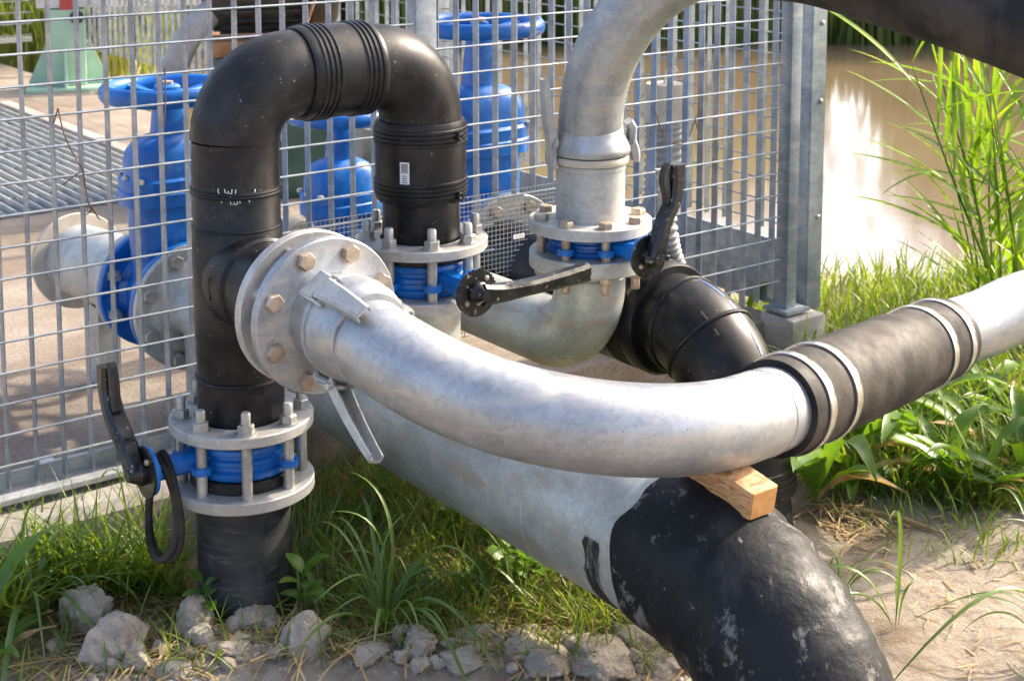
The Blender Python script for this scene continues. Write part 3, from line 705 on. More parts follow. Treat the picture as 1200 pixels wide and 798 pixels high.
# --- big galvanised main with its black wrapped elbow going down into the soil
GZ = 0.302; GR = 0.140; GE = F(SG, -1.25, GZ)
o = thing('buried_main_pipe', 'large galvanised pipe low at the front ending in a black wrapped elbow', 'pipe', Vector((GE.x, GE.y, 0.05)))
part('pipe', MB().tube([GE + N * k for k in (1.75, 1.35, 0.9, 0.4, -0.02)], GR, 72), M['galv_green'], o)
RW = 0.33; wp = [GE + N * 0.031, GE + N * 0.028, GE + N * 0.02, GE] + arc(GE - Z * RW, Z, -N, RW, 1.5, 90, 60) + [GE - N * RW - Z * (RW + 0.25)]
b = MB().tube(wp, [0.1403, 0.1475, 0.149] + [0.1465 + 0.0015 * math.sin(i * 0.7) + 0.0042 * ((i * 0.137) % 1.0) for i in range(3, len(wp))], 72)
for q in b.v:
    if (q - GE).dot(N) > -0.005: q += N * (0.030 * noise.noise(q * 7 + Vector((3, 1, 2))) + 0.012 * noise.noise(q * 25))
    q += Vector((noise.noise(q * 9), noise.noise(q * 9 + Vector((5, 0, 0))), noise.noise(q * 9 + Vector((0, 7, 0))))) * 0.005
part('wrapped_elbow', b, M['wrap'], o, label='black wrapped elbow with pale scuffs')
def daub(c_t, ang0, ang1, w_, seed):
    b = MB(); n = 12; vs = []; fs = []
    side_ = U
    for i in range(n + 1):
        a = R_(ang0 + (ang1 - ang0) * i / n); d = side_ * -math.cos(a) + Z * math.sin(a)
        for k in (-1, 1):
            t = c_t + k * w_ / 2 * (0.75 + 0.5 * abs(noise.noise((i * 0.5, seed, k)))) + 0.008 * noise.noise((i * 0.4, seed, 3))
            vs.append(GE + N * t + d * (GR + 0.0012))
    for i in range(n): fs.append([2 * i, 2 * i + 1, 2 * i + 3, 2 * i + 2])
    b.add(vs, fs); part('black_smear', b, M['smear'], o)
part('weld_bead', welded_ring(GE + N * 0.30, N, GR, 0.0016, 72), M['galv_green'], o)
daub(0.095, -48, 12, 0.050, 1); daub(0.0, 42, 52, 0.012, 2); daub(-0.005, -8, 4, 0.006, 4)

# --- timber block wedged between the bend and the elbow
wb = thing('timber_block', 'orange sawn timber block wedged under the pipe bend', 'timber', F(0.468, -1.325, 0.44))
wa = (-N * 1.0 + Vector((0.0, 0.0, -0.17))).normalized(); wx = U; wz = wa.cross(wx).normalized() * -1
wz = wz if wz.z > 0 else -wz
wc = F(0.468, -1.325, 0.462)
part('block', MB().box(wc, wa * 0.085, wx * 0.031, wz * 0.025, 0.003), M['wood'], wb)
part('end_face', MB().box(wc + wa * 0.0855, wx * 0.0275, wz * 0.0235, wa * 0.001), M['endgrain'], wb)

# --- left valve
LVn = -U
lev = [Vector((0, 0, 0)), N * 0.030 + Z * 0.040, N * 0.066 + Z * 0.066, N * 0.100 + Z * 0.095, N * 0.122 + Z * 0.135, N * 0.128 + Z * 0.180]
butterfly('left butterfly valve low by the fence, black lever standing up', LP, 0.312, 0.376, 0.262, 0.416, LVn, lev, U, NUT_UP, None, neck=0.200, grip=D)
# --- rubber loop hanging on the left valve's neck
rl = MB(); c = LP + LVn * 0.168 + Z * 0.344
hang = c - Z * 0.080
for k, (off, rr) in enumerate(((0.0, 0.0), (0.009, -0.004))):
    pts = []
    for i in range(41):
        a = 2 * math.pi * i / 40
        pts.append(hang + LVn * (off + 0.006 * math.sin(a * 2 + k)) + (Vector((0.86, -0.5, 0)) * math.sin(a) * (0.040 + rr)) + Z * (math.cos(a) * (0.108 + rr)))
    rl.tube(pts, 0.0072, 10, caps=False)
single('rubber_loop', rl, M['rubber'], 'loop of black rubber cord hanging from the left valve neck', 'cord')

# --- middle valve, its lower pipe
mlev = [Vector((0, 0, 0)), U * 0.05 - Z * 0.004, U * 0.12 - Z * 0.004, U * 0.20 - Z * 0.002, U * 0.275 + Z * 0.002]
butterfly('middle butterfly valve with its black lever pointing right', MP, 0.600, 0.667, 0.578, 0.710, D, mlev, D, NUT_UP, None, neck=0.198, grip=None)
o = thing('galvanised_drop_pipe', 'short galvanised pipe under the middle valve, half hidden by the front bend', 'pipe', MP)
part('flange', MB().lathe(MP + Z * 0.574, Z, flange_prof(0.06, 0.142, 0, 0.025), 64, close=True), M['flange'], o)
part('pipe', MB().tube([MP + Z * z for z in (0.36, 0.45, 0.574)], 0.0835, 48), M['galv_green'], o)

# --- right valve with elbow below and bend above
rlev = [Vector((0, 0, 0)), U * 0.012 + Z * 0.036, U * 0.026 + Z * 0.080, U * 0.050 + Z * 0.120, U * 0.060 + Z * 0.165, U * 0.062 + Z * 0.205]
butterfly('right butterfly valve with black lever upright, beneath the tall galvanised bend', RP, 0.609, 0.657, 0.572, 0.684, D, rlev, D, HEAD, NUT_DN, smat='bronze', neck=0.198, grip=-U)
o = thing('galvanised_elbow', 'galvanised elbow under the right valve turning in through the fence', 'pipe', RP + Z * 0.25)
part('flange', MB().lathe(RP + Z * 0.572, Z, flange_prof(0.06, 0.142, 0, 0.036), 64, close=True), M['galv_green'], o)
EZ = 0.372; ER = 0.155
part('elbow', MB().tube([RP + Z * 0.572, RP + Z * 0.55] + arc(RP + N * ER + Z * (EZ + ER), -N, -Z, ER, 0, 90, 18) + [RP + N * (ER + k) + Z * EZ for k in (0.3, 0.5, 0.62)] + [RP + N * (ER + 0.76) + Z * 0.28, RP + N * (ER + 0.88) + Z * 0.25], 0.083, 56), M['galv_green'], o)
part('weld_bead', welded_ring(RP + Z * 0.548, Z, 0.083, 0.003), M['galv_green'], o)
gt = thing('galvanised_pipe_bend', 'tall galvanised bend rising above the right valve and out of the top', 'pipe', RP + Z * 0.66)
part('flange', MB().lathe(RP + Z * 0.658, Z, flange_prof(0.06, 0.143, 0, 0.026), 64, close=True), M['flange'], gt)
part('spigot', MB().lathe(RP, Z, [(0.080, 0.684), (0.0805, 0.80), (0.0825, 0.802), (0.0825, 0.812), (0.080, 0.814)], 56), M['galv_dull'], gt)
part('sealing_rim', MB().lathe(RP, Z, [(0.07, 0.815), (0.086, 0.815), (0.0885, 0.819), (0.0885, 0.828), (0.086, 0.832), (0.07, 0.832)], 56, close=True), M['cap'], gt)
part('coupling_bell', MB().lathe(RP, Z, [(0.070, 0.836), (0.089, 0.836), (0.0925, 0.842), (0.0915, 0.853), (0.083, 0.873), (0.0785, 0.885), (0.0785, 0.892), (0.0755, 0.896), (0.0745, 0.905)], 56), M['galv'], gt)
tp = [RP + Z * 0.86, RP + Z * 0.90, P(692, 140, 3.39), P(699, 95, 3.37), P(718, 48, 3.34), P(752, 2, 3.30), P(802, -34, 3.25), P(870, -52, 3.18), P(925, -50, 3.12)]
part('pipe', MB().tube(spline(tp, 7), 0.0745, 56), M['galv'], gt)
od = (-U * 0.80 - D * 0.25).normalized()
clasp(gt, RP + Z * 0.850 + od * 0.092, od, Z, od.cross(Z).normalized(), 0.165, 0.032, 0.026, R_(5))
od = (U * 0.85 + D * 0.45).normalized()
clasp(gt, RP + Z * 0.866 + od * 0.090, od, -Z, od.cross(Z).normalized(), 0.055, 0.036, 0.032, R_(8))
# overhead black hose at top right
hp = [P(905, -52, 3.14), P(960, -46, 3.06), P(1040, -24, 2.94), P(1120, 0, 2.82), P(1200, 27, 2.70), P(1300, 66, 2.58), P(1420, 120, 2.46), Vector((1.65, 2.3, 1.0)), Vector((2.1, 2.2, 0.62)), Vector((2.45, 2.15, 0.25)), Vector((2.7, 2.1, -0.1))]
o = thing('black_overhead_hose', 'dark scuffed hose crossing the top right corner', 'hose', hp[0] - Z * 0.1)
part('hose', MB().tube(spline(hp, 8), 0.094, 48), M['rubber'], o)

# --- black plastic pipe through the fence on the right, bending down
pb = thing('black_pipe_elbow', 'black plastic pipe with blue stripes bending down behind the rubber sleeve', 'pipe', Vector((PE_E.x, PE_E.y, 0)))
PR = 0.113; BR = 0.165
prof = [(PR, 0), (PR + 0.018, 0), (PR + 0.024, 0.01)]
for k in range(5): prof += [(PR + 0.024, 0.04 + k * 0.013), (PR + 0.020, 0.043 + k * 0.013), (PR + 0.020, 0.048 + k * 0.013), (PR + 0.024, 0.051 + k * 0.013)]
for k in range(5): prof += [(PR + 0.024, 0.17 + k * 0.013), (PR + 0.020, 0.173 + k * 0.013), (PR + 0.020, 0.178 + k * 0.013), (PR + 0.024, 0.181 + k * 0.013)]
prof += [(PR + 0.024, 0.262), (PR + 0.018, 0.272), (PR, 0.272)]
c1 = part('coupling', MB().lathe(F(PES, PET + BR + 0.035, PE_Z), N, prof, 56), M['pe'], pb)
for k in (0.075, 0.12): part('terminal', MB().lathe(F(PES, PET + BR + k, PE_Z) + (Z * 0.86 + U * 0.1 + D * 0.0).normalized() * (PR + 0.022), Z, [(0.008, 0), (0.008, 0.012), (0.005, 0.014), (0, 0.011)], 12), M['pe'], c1)
part('straight_pipe', MB().tube([F(PES, PET + BR + 0.03 + k, PE_Z) for k in (0.0, 0.3, 0.58, 0.69)], PR - 0.002, 48), M['pe'], pb)
ac = F(PES, PET + BR, PE_Z - BR); EA = 80; ED = D * math.cos(R_(EA)) - Z * math.sin(R_(EA)); EE = ac + (Z * math.cos(R_(EA)) + D * math.sin(R_(EA))) * BR
part('elbow', MB().tube([F(PES, PET + BR + 0.05, PE_Z)] + arc(ac, Z, D, BR, 0, EA, 14) + [EE + ED * 0.05], PR, 56), M['pe'], pb)
for a in (4, 34, 64):
    q = ac + (Z * math.cos(R_(a)) + D * math.sin(R_(a))) * BR; ax_ = (D * math.cos(R_(a)) - Z * math.sin(R_(a)))
    part('weld_bead', welded_ring(q, ax_, PR + 0.001, 0.0055), M['pe'], pb)
part('lower_coupling', MB().lathe(EE + ED * 0.02, ED, coupling_prof(PR, 0.20, 0.016, ((0.08, 0.26), (0.7, 0.9))), 56), M['pe'], pb)
part('lower_pipe', MB().tube([EE + ED * k for k in (0.1, 0.3, 0.55)], PR, 48), M['pe'], pb)
for da, mt, nm in ((14, 'stripe', 'blue_stripe'), (-30, 'print', 'printed_line')):
    b = MB(); vs = []; fs = []
    for i in range(15):
        a = 4 + 54 * i / 14; ctr = ac + (Z * math.cos(R_(a)) + D * math.sin(R_(a))) * BR; rad_ = (Z * math.cos(R_(a)) + D * math.sin(R_(a)))
        for k in (-2.2, 2.2):
            an = R_(da + k * (1 if mt == 'stripe' else 0.6)); vs.append(ctr + (rad_ * math.cos(an) + U * math.sin(an)) * (PR + 0.0007))
    fs = [[2 * i, 2 * i + 1, 2 * i + 3, 2 * i + 2] for i in range(14) if ((mt == 'stripe' and i not in (5, 6, 10)) or i in (6, 7, 9))]
    b.add(vs, fs); part(nm, b, M[mt], pb)
# --- two ribbed conduits standing behind the fence
def conduit(label, pts, r, mat):
    pts = spline(pts, 20); L = 0; dense = [pts[0]]
    for a, b_ in zip(pts, pts[1:]):
        k = max(1, int((b_ - a).length / 0.004))
        for i in range(1, k + 1): dense.append(a + (b_ - a) * i / k)
    rr = [r + 0.0028 * (1 if (i // 2) % 2 else -1) for i in range(len(dense))]
    o = thing('ribbed_conduit', label, 'conduit', pts[0], 'ribbed cable conduits')
    part('conduit', MB().tube(dense, rr, 20), M[mat], o); return o, pts[-1]
b0 = FP(768, 300, 0.10); b1 = FP(778, 138, 0.09)
o, e = conduit('wide grey ribbed conduit standing behind the fence bars left of the corner', [b0 - Z * 0.28, b0, (b0 + b1) / 2 + U * 0.01, b1], 0.052, 'hose')
part('sleeve', MB().tube([e - Z * 0.01, e + Z * 0.10], [0.056, 0.053], 24), M['cap'], o)
part('wire_end', MB().tube(spline([e + Z * 0.1, e + Z * 0.15 + U * 0.02, e + Z * 0.13 + U * 0.05], 6), 0.004, 8), M['white'], o)
q = P(783, 292, 3.62)
conduit('thin pale ribbed conduit beside the upright lever of the right valve', [q - Z * 0.10 + U * 0.06, q - Z * 0.02 + U * 0.02, q + Z * 0.06, q + Z * 0.2 + N * 0.02], 0.020, 'hose')

# ================================================================== inside the cage
def gate_valve(label, c, k, wheel_h, wheel_r, bolts='bolt', spin=0.3):
    v = thing('gate_valve', label, 'valve', c - Z * 0.17 * k, 'blue gate valves inside the cage')
    L = 0.115
    b = MB().lathe(c - N * L * k, N, [(0.06 * k, 0), (0.158 * k, 0), (0.160 * k, 0.003 * k), (0.160 * k, 0.020 * k), (0.157 * k, 0.024 * k), (0.112 * k, 0.026 * k), (0.100 * k, 0.045 * k),
        (0.112 * k, L * k), (0.100 * k, (2 * L - 0.045) * k), (0.112 * k, (2 * L - 0.026) * k), (0.157 * k, (2 * L - 0.024) * k), (0.160 * k, (2 * L - 0.020) * k), (0.160 * k, (2 * L - 0.003) * k), (0.158 * k, 2 * L * k), (0.06 * k, 2 * L * k)], 56)
    part('body', b, M['blue'], v)
    # oval bonnet built from stacked ellipses
    def oval(levels, n=40):
        vs = []; fs = []
        for (z, a, bb) in levels:
            for i in range(n):
                t = 2 * math.pi * i / n; ct, s_ = math.cos(t), math.sin(t); e = 0.72
                x = math.copysign(abs(ct) ** e, ct) * a * k; y = math.copysign(abs(s_) ** e, s_) * bb * k
                vs.append(c + U * x + N * y + Z * z * k)
        m_ = len(levels)
        for j in range(m_ - 1):
            for i in range(n): fs.append([j * n + i, j * n + (i + 1) % n, (j + 1) * n + (i + 1) % n, (j + 1) * n + i])
        fs += [list(range(n))[::-1], [(m_ - 1) * n + i for i in range(n)]]
        return MB().add(vs, fs)
    part('bonnet_body', oval([(0.02, 0.098, 0.070), (0.15, 0.105, 0.072), (0.245, 0.108, 0.075), (0.250, 0.128, 0.092), (0.283, 0.130, 0.094), (0.287, 0.126, 0.090)]), M['blue'], v)
    bn = part('bonnet', oval([(0.288, 0.126, 0.090), (0.315, 0.128, 0.092), (0.322, 0.116, 0.084), (0.36, 0.115, 0.082), (0.385, 0.108, 0.078), (0.405, 0.092, 0.068), (0.418, 0.068, 0.054), (0.424, 0.044, 0.042), (0.50, 0.036, 0.036), (0.545, 0.031, 0.031), (0.55, 0.026, 0.026)]), M['blue'], v)
    for (sx, sy) in ((-1, -1), (1, -1), (-1, 1), (1, 1), (-1, 0), (1, 0)):
        part('bonnet_bolt', MB().lathe(c + U * sx * (0.108 if sy else 0.117) * k + N * sy * 0.066 * k + Z * 0.315 * k, Z, [(0.011 * k, 0), (0.011 * k, 0.010 * k), (0.006 * k, 0.013 * k), (0, 0.013 * k)], 6), M[bolts], bn)
    wh = wheel_h
    part('stem', MB().lathe(c, Z, [(0.012 * k, 0.54 * k), (0.012 * k, wh + 0.012), (0.016 * k, wh + 0.013), (0.016 * k, wh + 0.024), (0, wh + 0.026)], 16), M['bronze'], v)
    hw = MB().lathe(c + Z * wh, Z, [(wheel_r + 0.017 * math.cos(2 * math.pi * i / 12), 0.022 * math.sin(2 * math.pi * i / 12)) for i in range(12)], 56, close=True)
    rim = part('handwheel', hw, M['blue'], v)
    part('wheel_hub', MB().lathe(c + Z * (wh - 0.018), Z, [(0.012, 0), (0.028, 0), (0.030, 0.004), (0.026, 0.030), (0.012, 0.030)], 24), M['blue'], rim)
    for i in range(4):
        a = spin + math.pi / 2 * i; d = U * math.cos(a) + N * math.sin(a)
        part('spoke', MB().sweep([c + Z * (wh - 0.006) + d * 0.022, c + Z * (wh - 0.010) + d * wheel_r * 0.5, c + Z * wh + d * (wheel_r - 0.006)], d.cross(Z), [0.034, 0.022, 0.034], 0.013), M['blue'], rim)
    for sgn in (-1, 1):
        for i in range(8):
            a = R_(22.5 + 45 * i); p = c + (U * math.cos(a) + Z * math.sin(a)) * 0.135 * k + N * sgn * (L - 0.024) * k
            part('flange_bolt', MB().lathe(p, -N * sgn, [(0.017 * k, -0.002), (0.017 * k, 0.014 * k), (0.0105 * k, 0.0145 * k), (0.0105 * k, 0.034 * k)], 6), M[bolts], v)
    return v
def line_flange(parent, c, d, k, mat='galv_dull', ro=0.160, bolts='bolt'):
    part('flange', MB().lathe(c, d, [(0.06 * k, 0.0), ((ro - 0.002) * k, 0.0), (ro * k, 0.002), (ro * k, 0.020 * k), ((ro - 0.002) * k, 0.022 * k), (0.06 * k, 0.022 * k)], 56, close=True), M[mat], parent)
    for i in range(8):
        a = R_(22.5 + 45 * i); inst('bolt_head', HEAD if bolts == 'bronze' else HEADG, parent, axM(c + (U * math.cos(a) + Z * math.sin(a)) * 0.135 * k + d * 0.022 * k, d))
b = MB(); hexm(b, 0, 0.015, 0.0175, 0.003); HEADG = b.mesh('bolt_head', M['bolt'])

k1 = 0.94; V1C = F(V1S, 0.27, V1P.z)
gate_valve('blue gate valve with handwheel at left, behind the bars beside the black riser', V1C, k1, 0.500, 0.144)
o = thing('galvanised_pipe', 'short blank-ended galvanised pipe on the far side of the left blue valve', 'pipe', V1C + N * 0.3 - Z * 0.1)
line_flange(o, V1C + N * 0.1095, N, k1)
part('pipe', MB().tube([V1C + N * t - Z * 0.10 * max(0, t - 0.13) for t in (0.13, 0.35, 0.62)], 0.098, 48), M['galv_dull'], o)
part('end_plate', MB().lathe(V1C + N * 0.62 - Z * 0.05, (N - Z * 0.1).normalized(), flange_prof(0.02, 0.132, 0, 0.014), 48), M['cap'], o)
part('support', MB().box(V1C + N * 0.45 - Z * ((V1P.z - 0.11 - 0.09) / 2 + 0.115), U * 0.03, N * 0.03, Z * ((V1P.z - 0.11 - 0.13) / 2)), M['galv_dull'], o)
o = thing('galvanised_pipe', 'flanged galvanised pipe from the left blue valve to the fence, behind the riser', 'pipe', V1C - N * 0.3 - Z * 0.1)
line_flange(o, V1C - N * 0.1095, -N, k1)
q = V1C - N * 0.42
part('pipe', MB().tube([V1C - N * 0.13, V1C - N * 0.14, V1C - N * 0.148] + arc(V1C - N * 0.15 - Z * 0.05, Z, -N, 0.05, 0, 90, 10) + [V1C - N * 0.20 - Z * (V1P.z - 0.10)], [0.115, 0.105, 0.085] + [0.078 - 0.002 * i for i in range(11)] + [0.055], 40), M['galv_dull'], o)

V2C = F(0.90, 0.595 + 0.115, 0.25)
gate_valve('middle blue gate valve seen under the black pipe arch', V2C, 0.92, 0.52, 0.14, 'cap', 0.7)
o = thing('galvanised_pipe', 'galvanised pipe stub behind the middle blue valve', 'pipe', V2C + N * 0.3)
line_flange(o, V2C + N * 0.1165, N, 0.92, 'blue')
part('pipe', MB().tube([V2C + N * t for t in (0.138, 0.4, 0.9)] + [V2C + N * 0.95 - Z * 0.06, V2C + N * 0.96 - Z * 0.16], 0.084, 40), M['galv_dull'], o)

k3 = 1.10; V3C = F(PES + 0.035, PET + BR + 0.720 + 0.026 + 0.115 * k3, PE_Z)
gate_valve('large blue gate valve with handwheel, left of the tall galvanised bend', V3C, k3, 0.630, 0.168, spin=0.15)
o = thing('flange_ring', 'bolted galvanised flange ring behind fine mesh below the large blue valve', 'flange', V3C - N * 0.14)
line_flange(o, V3C - N * 0.1165 * k3, -N, k3, 'galv', 0.162, 'bronze')
o = thing('galvanised_pipe', 'galvanised pipe behind the large blue valve dropping to the floor', 'pipe', V3C + N * 0.3)
part('pipe', MB().tube([V3C + N * t for t in (0.1165 * k3, 0.3, 0.55)] + [V3C + N * 0.62 - Z * 0.06, V3C + N * 0.63 - Z * 0.32], 0.10, 40), M['galv_dull'], o)
# cream capped pipe end
c = FP(351, 276, 0.05); c.z = max(c.z, 0.5)
o = thing('capped_pipe', 'small round cream pipe cap behind the mesh between riser and middle valve', 'pipe cap', c - Z * 0.04)
part('cap', MB().lathe(c, -N, [(0, -0.03), (0.040, -0.03), (0.042, -0.02), (0.042, 0.004), (0.036, 0.012), (0, 0.014)], 32), M['cap'], o)
part('pipe', MB().tube([c + N * 0.02, c + N * 0.10] + arc(c + N * 0.10 - Z * 0.05, Z, N, 0.05, 0, 90, 6) + [c + N * 0.15 - Z * 0.40], 0.028, 20), M['galv_dull'], o)
# conduit lying along the fence foot
zc_ = 0.165
o = thing('galvanised_conduit', 'galvanised conduit pipe lying on the floor along the fence foot', 'conduit', F(0, 0.085, 0.12))
part('pipe', MB().tube([F(S0, 0.09, zc_), F(SOF(48, 0.09, 520), 0.09, zc_)], 0.024, 24), M['hose'], o)
part('pipe', MB().tube([F(SOF(55, 0.09, 520), 0.09, zc_), F(0.02, 0.09, zc_)], 0.026, 24), M['galv'], o)
part('coupling', MB().tube([F(SOF(46, 0.09, 520), 0.09, zc_), F(SOF(62, 0.09, 520), 0.09, zc_)], 0.031, 24), M['white'], o)

# floor grating: bearing bars over a darker plate standing in for pit shade, each bar a part
gr = thing('floor_grating', 'grey steel floor grating in the cage floor at left', 'grating', F(0.9, 4.2, 0.13))
GA, GB_, GT0, GT1 = -0.9, 1.42, 2.75, 5.45
part('pit_shade_plate', MB().box(F((GA + GB_) / 2, (GT0 + GT1) / 2, 0.1135), U * ((GB_ - GA) / 2), N * ((GT1 - GT0) / 2), Z * 0.0015), M['galv_fence'], gr)
b = MB(); b.box(Vector((0, 0, 0.5)), Vector((0.0045, 0, 0)), Vector((0, 0.011, 0)), Z * 0.5); GBAR = b.mesh('grating_bar', M['galv_dull'])
s = GA
while s <= GB_ + 0.001:
    inst('bearing_bar', GBAR, gr, scaled(F(s, GT0, 0.127), U, Z, N, GT1 - GT0)); s += 0.052
t = GT0
while t <= GT1 + 0.001:
    inst('cross_bar', GBAR, gr, scaled(F(GA, t, 0.122), N, Z, U, GB_ - GA) @ Matrix.Diagonal((0.5, 0.4, 1, 1))); t += 0.30
# pale edging strip beside the grating
part('edge_frame', MB().box(F(GB_ + 0.05, (GT0 + GT1) / 2, 0.125), U * 0.035, N * ((GT1 - GT0) / 2 + 0.05), Z * 0.014), M['concrete'], gr)

# green pedestal with its gussets, carrying a white beam
pc = G(82, 103, 0.11)
o = thing('steel_pedestal', 'pale green steel pedestal with gussets standing on the cage floor', 'pedestal', pc)
ex, ey = Vector((0.97, 0.24, 0)).normalized(), Vector((-0.24, 0.97, 0)).normalized()
part('base_plate', MB().box(pc + Z * 0.012, ex * 0.25, ey * 0.22, Z * 0.012, 0.003), M['green_paint'], o)
part('column', MB().box(pc + Z * 0.26, ex * 0.105, ey * 0.09, Z * 0.235, 0.006), M['green_paint'], o)
for sg_ in (-1, 1):
    part('gusset', MB().prism([(0, 0.02), (0.135, 0.02), (0.135, 0.05), (0.02, 0.30), (0, 0.30)], pc + ex * sg_ * 0.105 - ey * 0.01, ex * sg_, Z, 0.014), M['green_paint'], o)
part('gusset', MB().prism([(0, 0.02), (0.125, 0.02), (0.02, 0.26), (0, 0.26)], pc - ey * 0.09 - ex * 0.006, -ey, Z, 0.014), M['green_paint'], o)
o = thing('white_beam', 'white steel beam resting on the green pedestal at top left', 'beam', pc + Z * 0.5)
part('beam', MB().box(pc + Z * 0.60 + ex * 0.42, ex * 0.60, ey * 0.06, Z * 0.095, 0.004), M['white'], o)
for d in (0.24, 0.44, 0.64, 0.84): part('foot_pad', MB().box(pc + Z * 0.487 + ex * d, ex * 0.07, ey * 0.05, Z * 0.017), M['cap'], o)
rb_ = part('bracket', MB().box(pc + Z * 0.58 - ex * 0.00 - ey * 0.075, ex * 0.04, ey * 0.012, Z * 0.11, 0.004), M['red'], o, label='red bracket on the white beam')
part('hook', MB().lathe(pc + Z * 0.45 + ex * 0.06 - ey * 0.09, -ey, [(0.012, 0), (0.042, 0), (0.042, 0.016), (0.012, 0.016)], 20, close=True), M['dark'], rb_)

# pump set in the middle of the cage
pq = P(322, 60, 6.3); pq.z = 0.11
o = thing('pump_set', 'dark green pump with rusty plate and black motor behind the arch', 'pump', pq)
part('base_block', MB().box(pq + Z * 0.30, ex * 0.26, ey * 0.20, Z * 0.30, 0.01), M['dark_green'], o)
part('rusty_plate', MB().box(pq + Z * 0.632, ex * 0.27, ey * 0.21, Z * 0.030, 0.004), M['rust'], o)
part('motor', MB().lathe(pq + Z * 0.86 - ex * 0.30, ex, [(0.05, 0), (0.15, 0.02), (0.17, 0.05), (0.17, 0.15), (0.16, 0.152), (0.16, 0.20), (0.17, 0.202), (0.17, 0.34), (0.16, 0.342), (0.16, 0.40), (0.17, 0.402), (0.17, 0.52), (0.14, 0.56), (0.04, 0.58)], 36), M['dark'], o)
for i in range(10):
    a = math.pi * (0.1 + 0.8 * i / 9); d = -ey * math.sin(a) + Z * math.cos(a)
    part('cooling_fin', MB().box(pq + Z * 0.86 - ex * 0.04 + d * 0.178, ex * 0.19, d * 0.010, d.cross(ex) * 0.004), M['dark'], o)
part('terminal_box', MB().box(pq + Z * 1.06 + ex * 0.02, ex * 0.16, ey * 0.11, Z * 0.06, 0.008), M['dark'], o)
part('green_housing', MB().box(pq + Z * 0.42 - ex * 0.10 - ey * 0.21, ex * 0.11, ey * 0.012, Z * 0.17, 0.006), M['green_paint'], o)
part('cable', MB().tube(spline([pq + Z * 1.02 + ex * 0.22, pq + Z * 0.95 + ex * 0.20 - ey * 0.1, pq + Z * 0.85 + ex * 0.16 - ey * 0.18, pq + Z * 0.70 + ex * 0.1 - ey * 0.22], 6), 0.008, 8), M['rust'], o)
h0 = G(196, 118, 0.11)
hz = [P(200, 96, 6.1), P(208, 70, 6.1), P(222, 42, 6.1), P(246, 16, 6.15), P(285, -4, 6.2), P(330, -12, 6.25)]
o = thing('grey_hose', 'thick pale grey hose arching up to the pump at upper left', 'hose', Vector((hz[0].x, hz[0].y, 0.11)))
part('hose', MB().tube(spline([Vector((hz[0].x - 0.02, hz[0].y, 0.10)), hz[0] - Z * 0.25] + hz, 8), 0.056, 24), M['hose'], o)

# twigs caught in the fence
def twig(label, pts):
    o = thing('dry_twig', label, 'twig', pts[0][-1], 'dry twigs caught in the fence')
    for q in pts: part('stem', MB().tube(spline(q, 5), [0.0016] * (5 * (len(q) - 1)) + [0.0007], 6), M['twig'], o)
fp = lambda x, y: FP(x, y, -0.022)
twig('thin dark twig dangling in the fence mesh at left', [[fp(68, 127), fp(76, 160), fp(91, 190)], [fp(68, 127), fp(63, 145)], [fp(91, 190), fp(97, 200), fp(103, 235), fp(107, 246), fp(100, 252)], [fp(92, 203), fp(72, 218)], [fp(105, 240), fp(117, 258)]])
twig('thin dry stem hanging on the fence beside the left handwheel', [[fp(193, 80), fp(194, 110), fp(192, 150)]])
twig('reddish forked twig in the fence near the corner post', [[fp(822, 128), fp(815, 140), fp(819, 155)], [fp(815, 140), fp(808, 160)]])
twig('dark bramble twig crossing in front of the wide ribbed conduit', [[fp(766, 125), fp(780, 163), fp(800, 170)], [fp(780, 163), fp(772, 170)]])

# ================================================================== vegetation and stones
rnd = random.Random(11)
class Blades:
    def __init__(self): self.v = []; self.f = []
    def blade(self, p, h, az, lean, w_, droop=0.5, seg=4, twist=0.0):
        d = Vector((math.cos(az), math.sin(az), 0)); sd = Vector((-d.y, d.x, 0)); b0 = len(self.v)
        sd = (sd * math.cos(twist) + d * math.sin(twist))
        for i in range(seg + 1):
            q = i / seg; out = h * (lean * q + droop * q * q); up = h * (q - 0.55 * droop * q ** 2.4 - 0.25 * lean * q)
            c = p + d * out + Z * up; ww = w_ * (1 - q ** 2.2) * (0.75 + 0.5 * math.sin(min(q * 2.5, 1.57)))
            if i == seg: self.v.append(c)
            else: self.v += [c - sd * ww / 2, c + sd * ww / 2]
        for i in range(seg - 1): k = b0 + 2 * i; self.f.append((k, k + 1, k + 3, k + 2))
        k = b0 + 2 * (seg - 1); self.f.append((k, k + 1, k + 2))
    def done(self, name, mat, label=None, cat=None, kind='stuff', parent=None):
        me = bpy.data.meshes.new(name); me.from_pydata([tuple(q) for q in self.v], [], self.f); me.materials.append(mat); me.shade_smooth()
        o = bpy.data.objects.new(name, me); COL.objects.link(o); WL[o.name] = Vector((0, 0, 0))
        if parent is not None: o.parent = parent; o.location = -WL[parent.name]
        return tagit(o, label, cat, None, kind)
def blocked(p):
    q = p - A0; s, t = q.dot(U), q.dot(N)
    if t > -0.14 and s < SOF(230): return True
    if t > 0.02 and s < SC + 0.05: return True
    if (p - LP).length < 0.10: return True
    return False
def inpoly(x, y, poly):
    c = False; j = len(poly) - 1
    for i in range(len(poly)):
        (xi, yi), (xj, yj) = poly[i], poly[j]
        if (yi > y) != (yj > y) and x < (xj - xi) * (y - yi) / (yj - yi) + xi: c = not c
        j = i
    return c
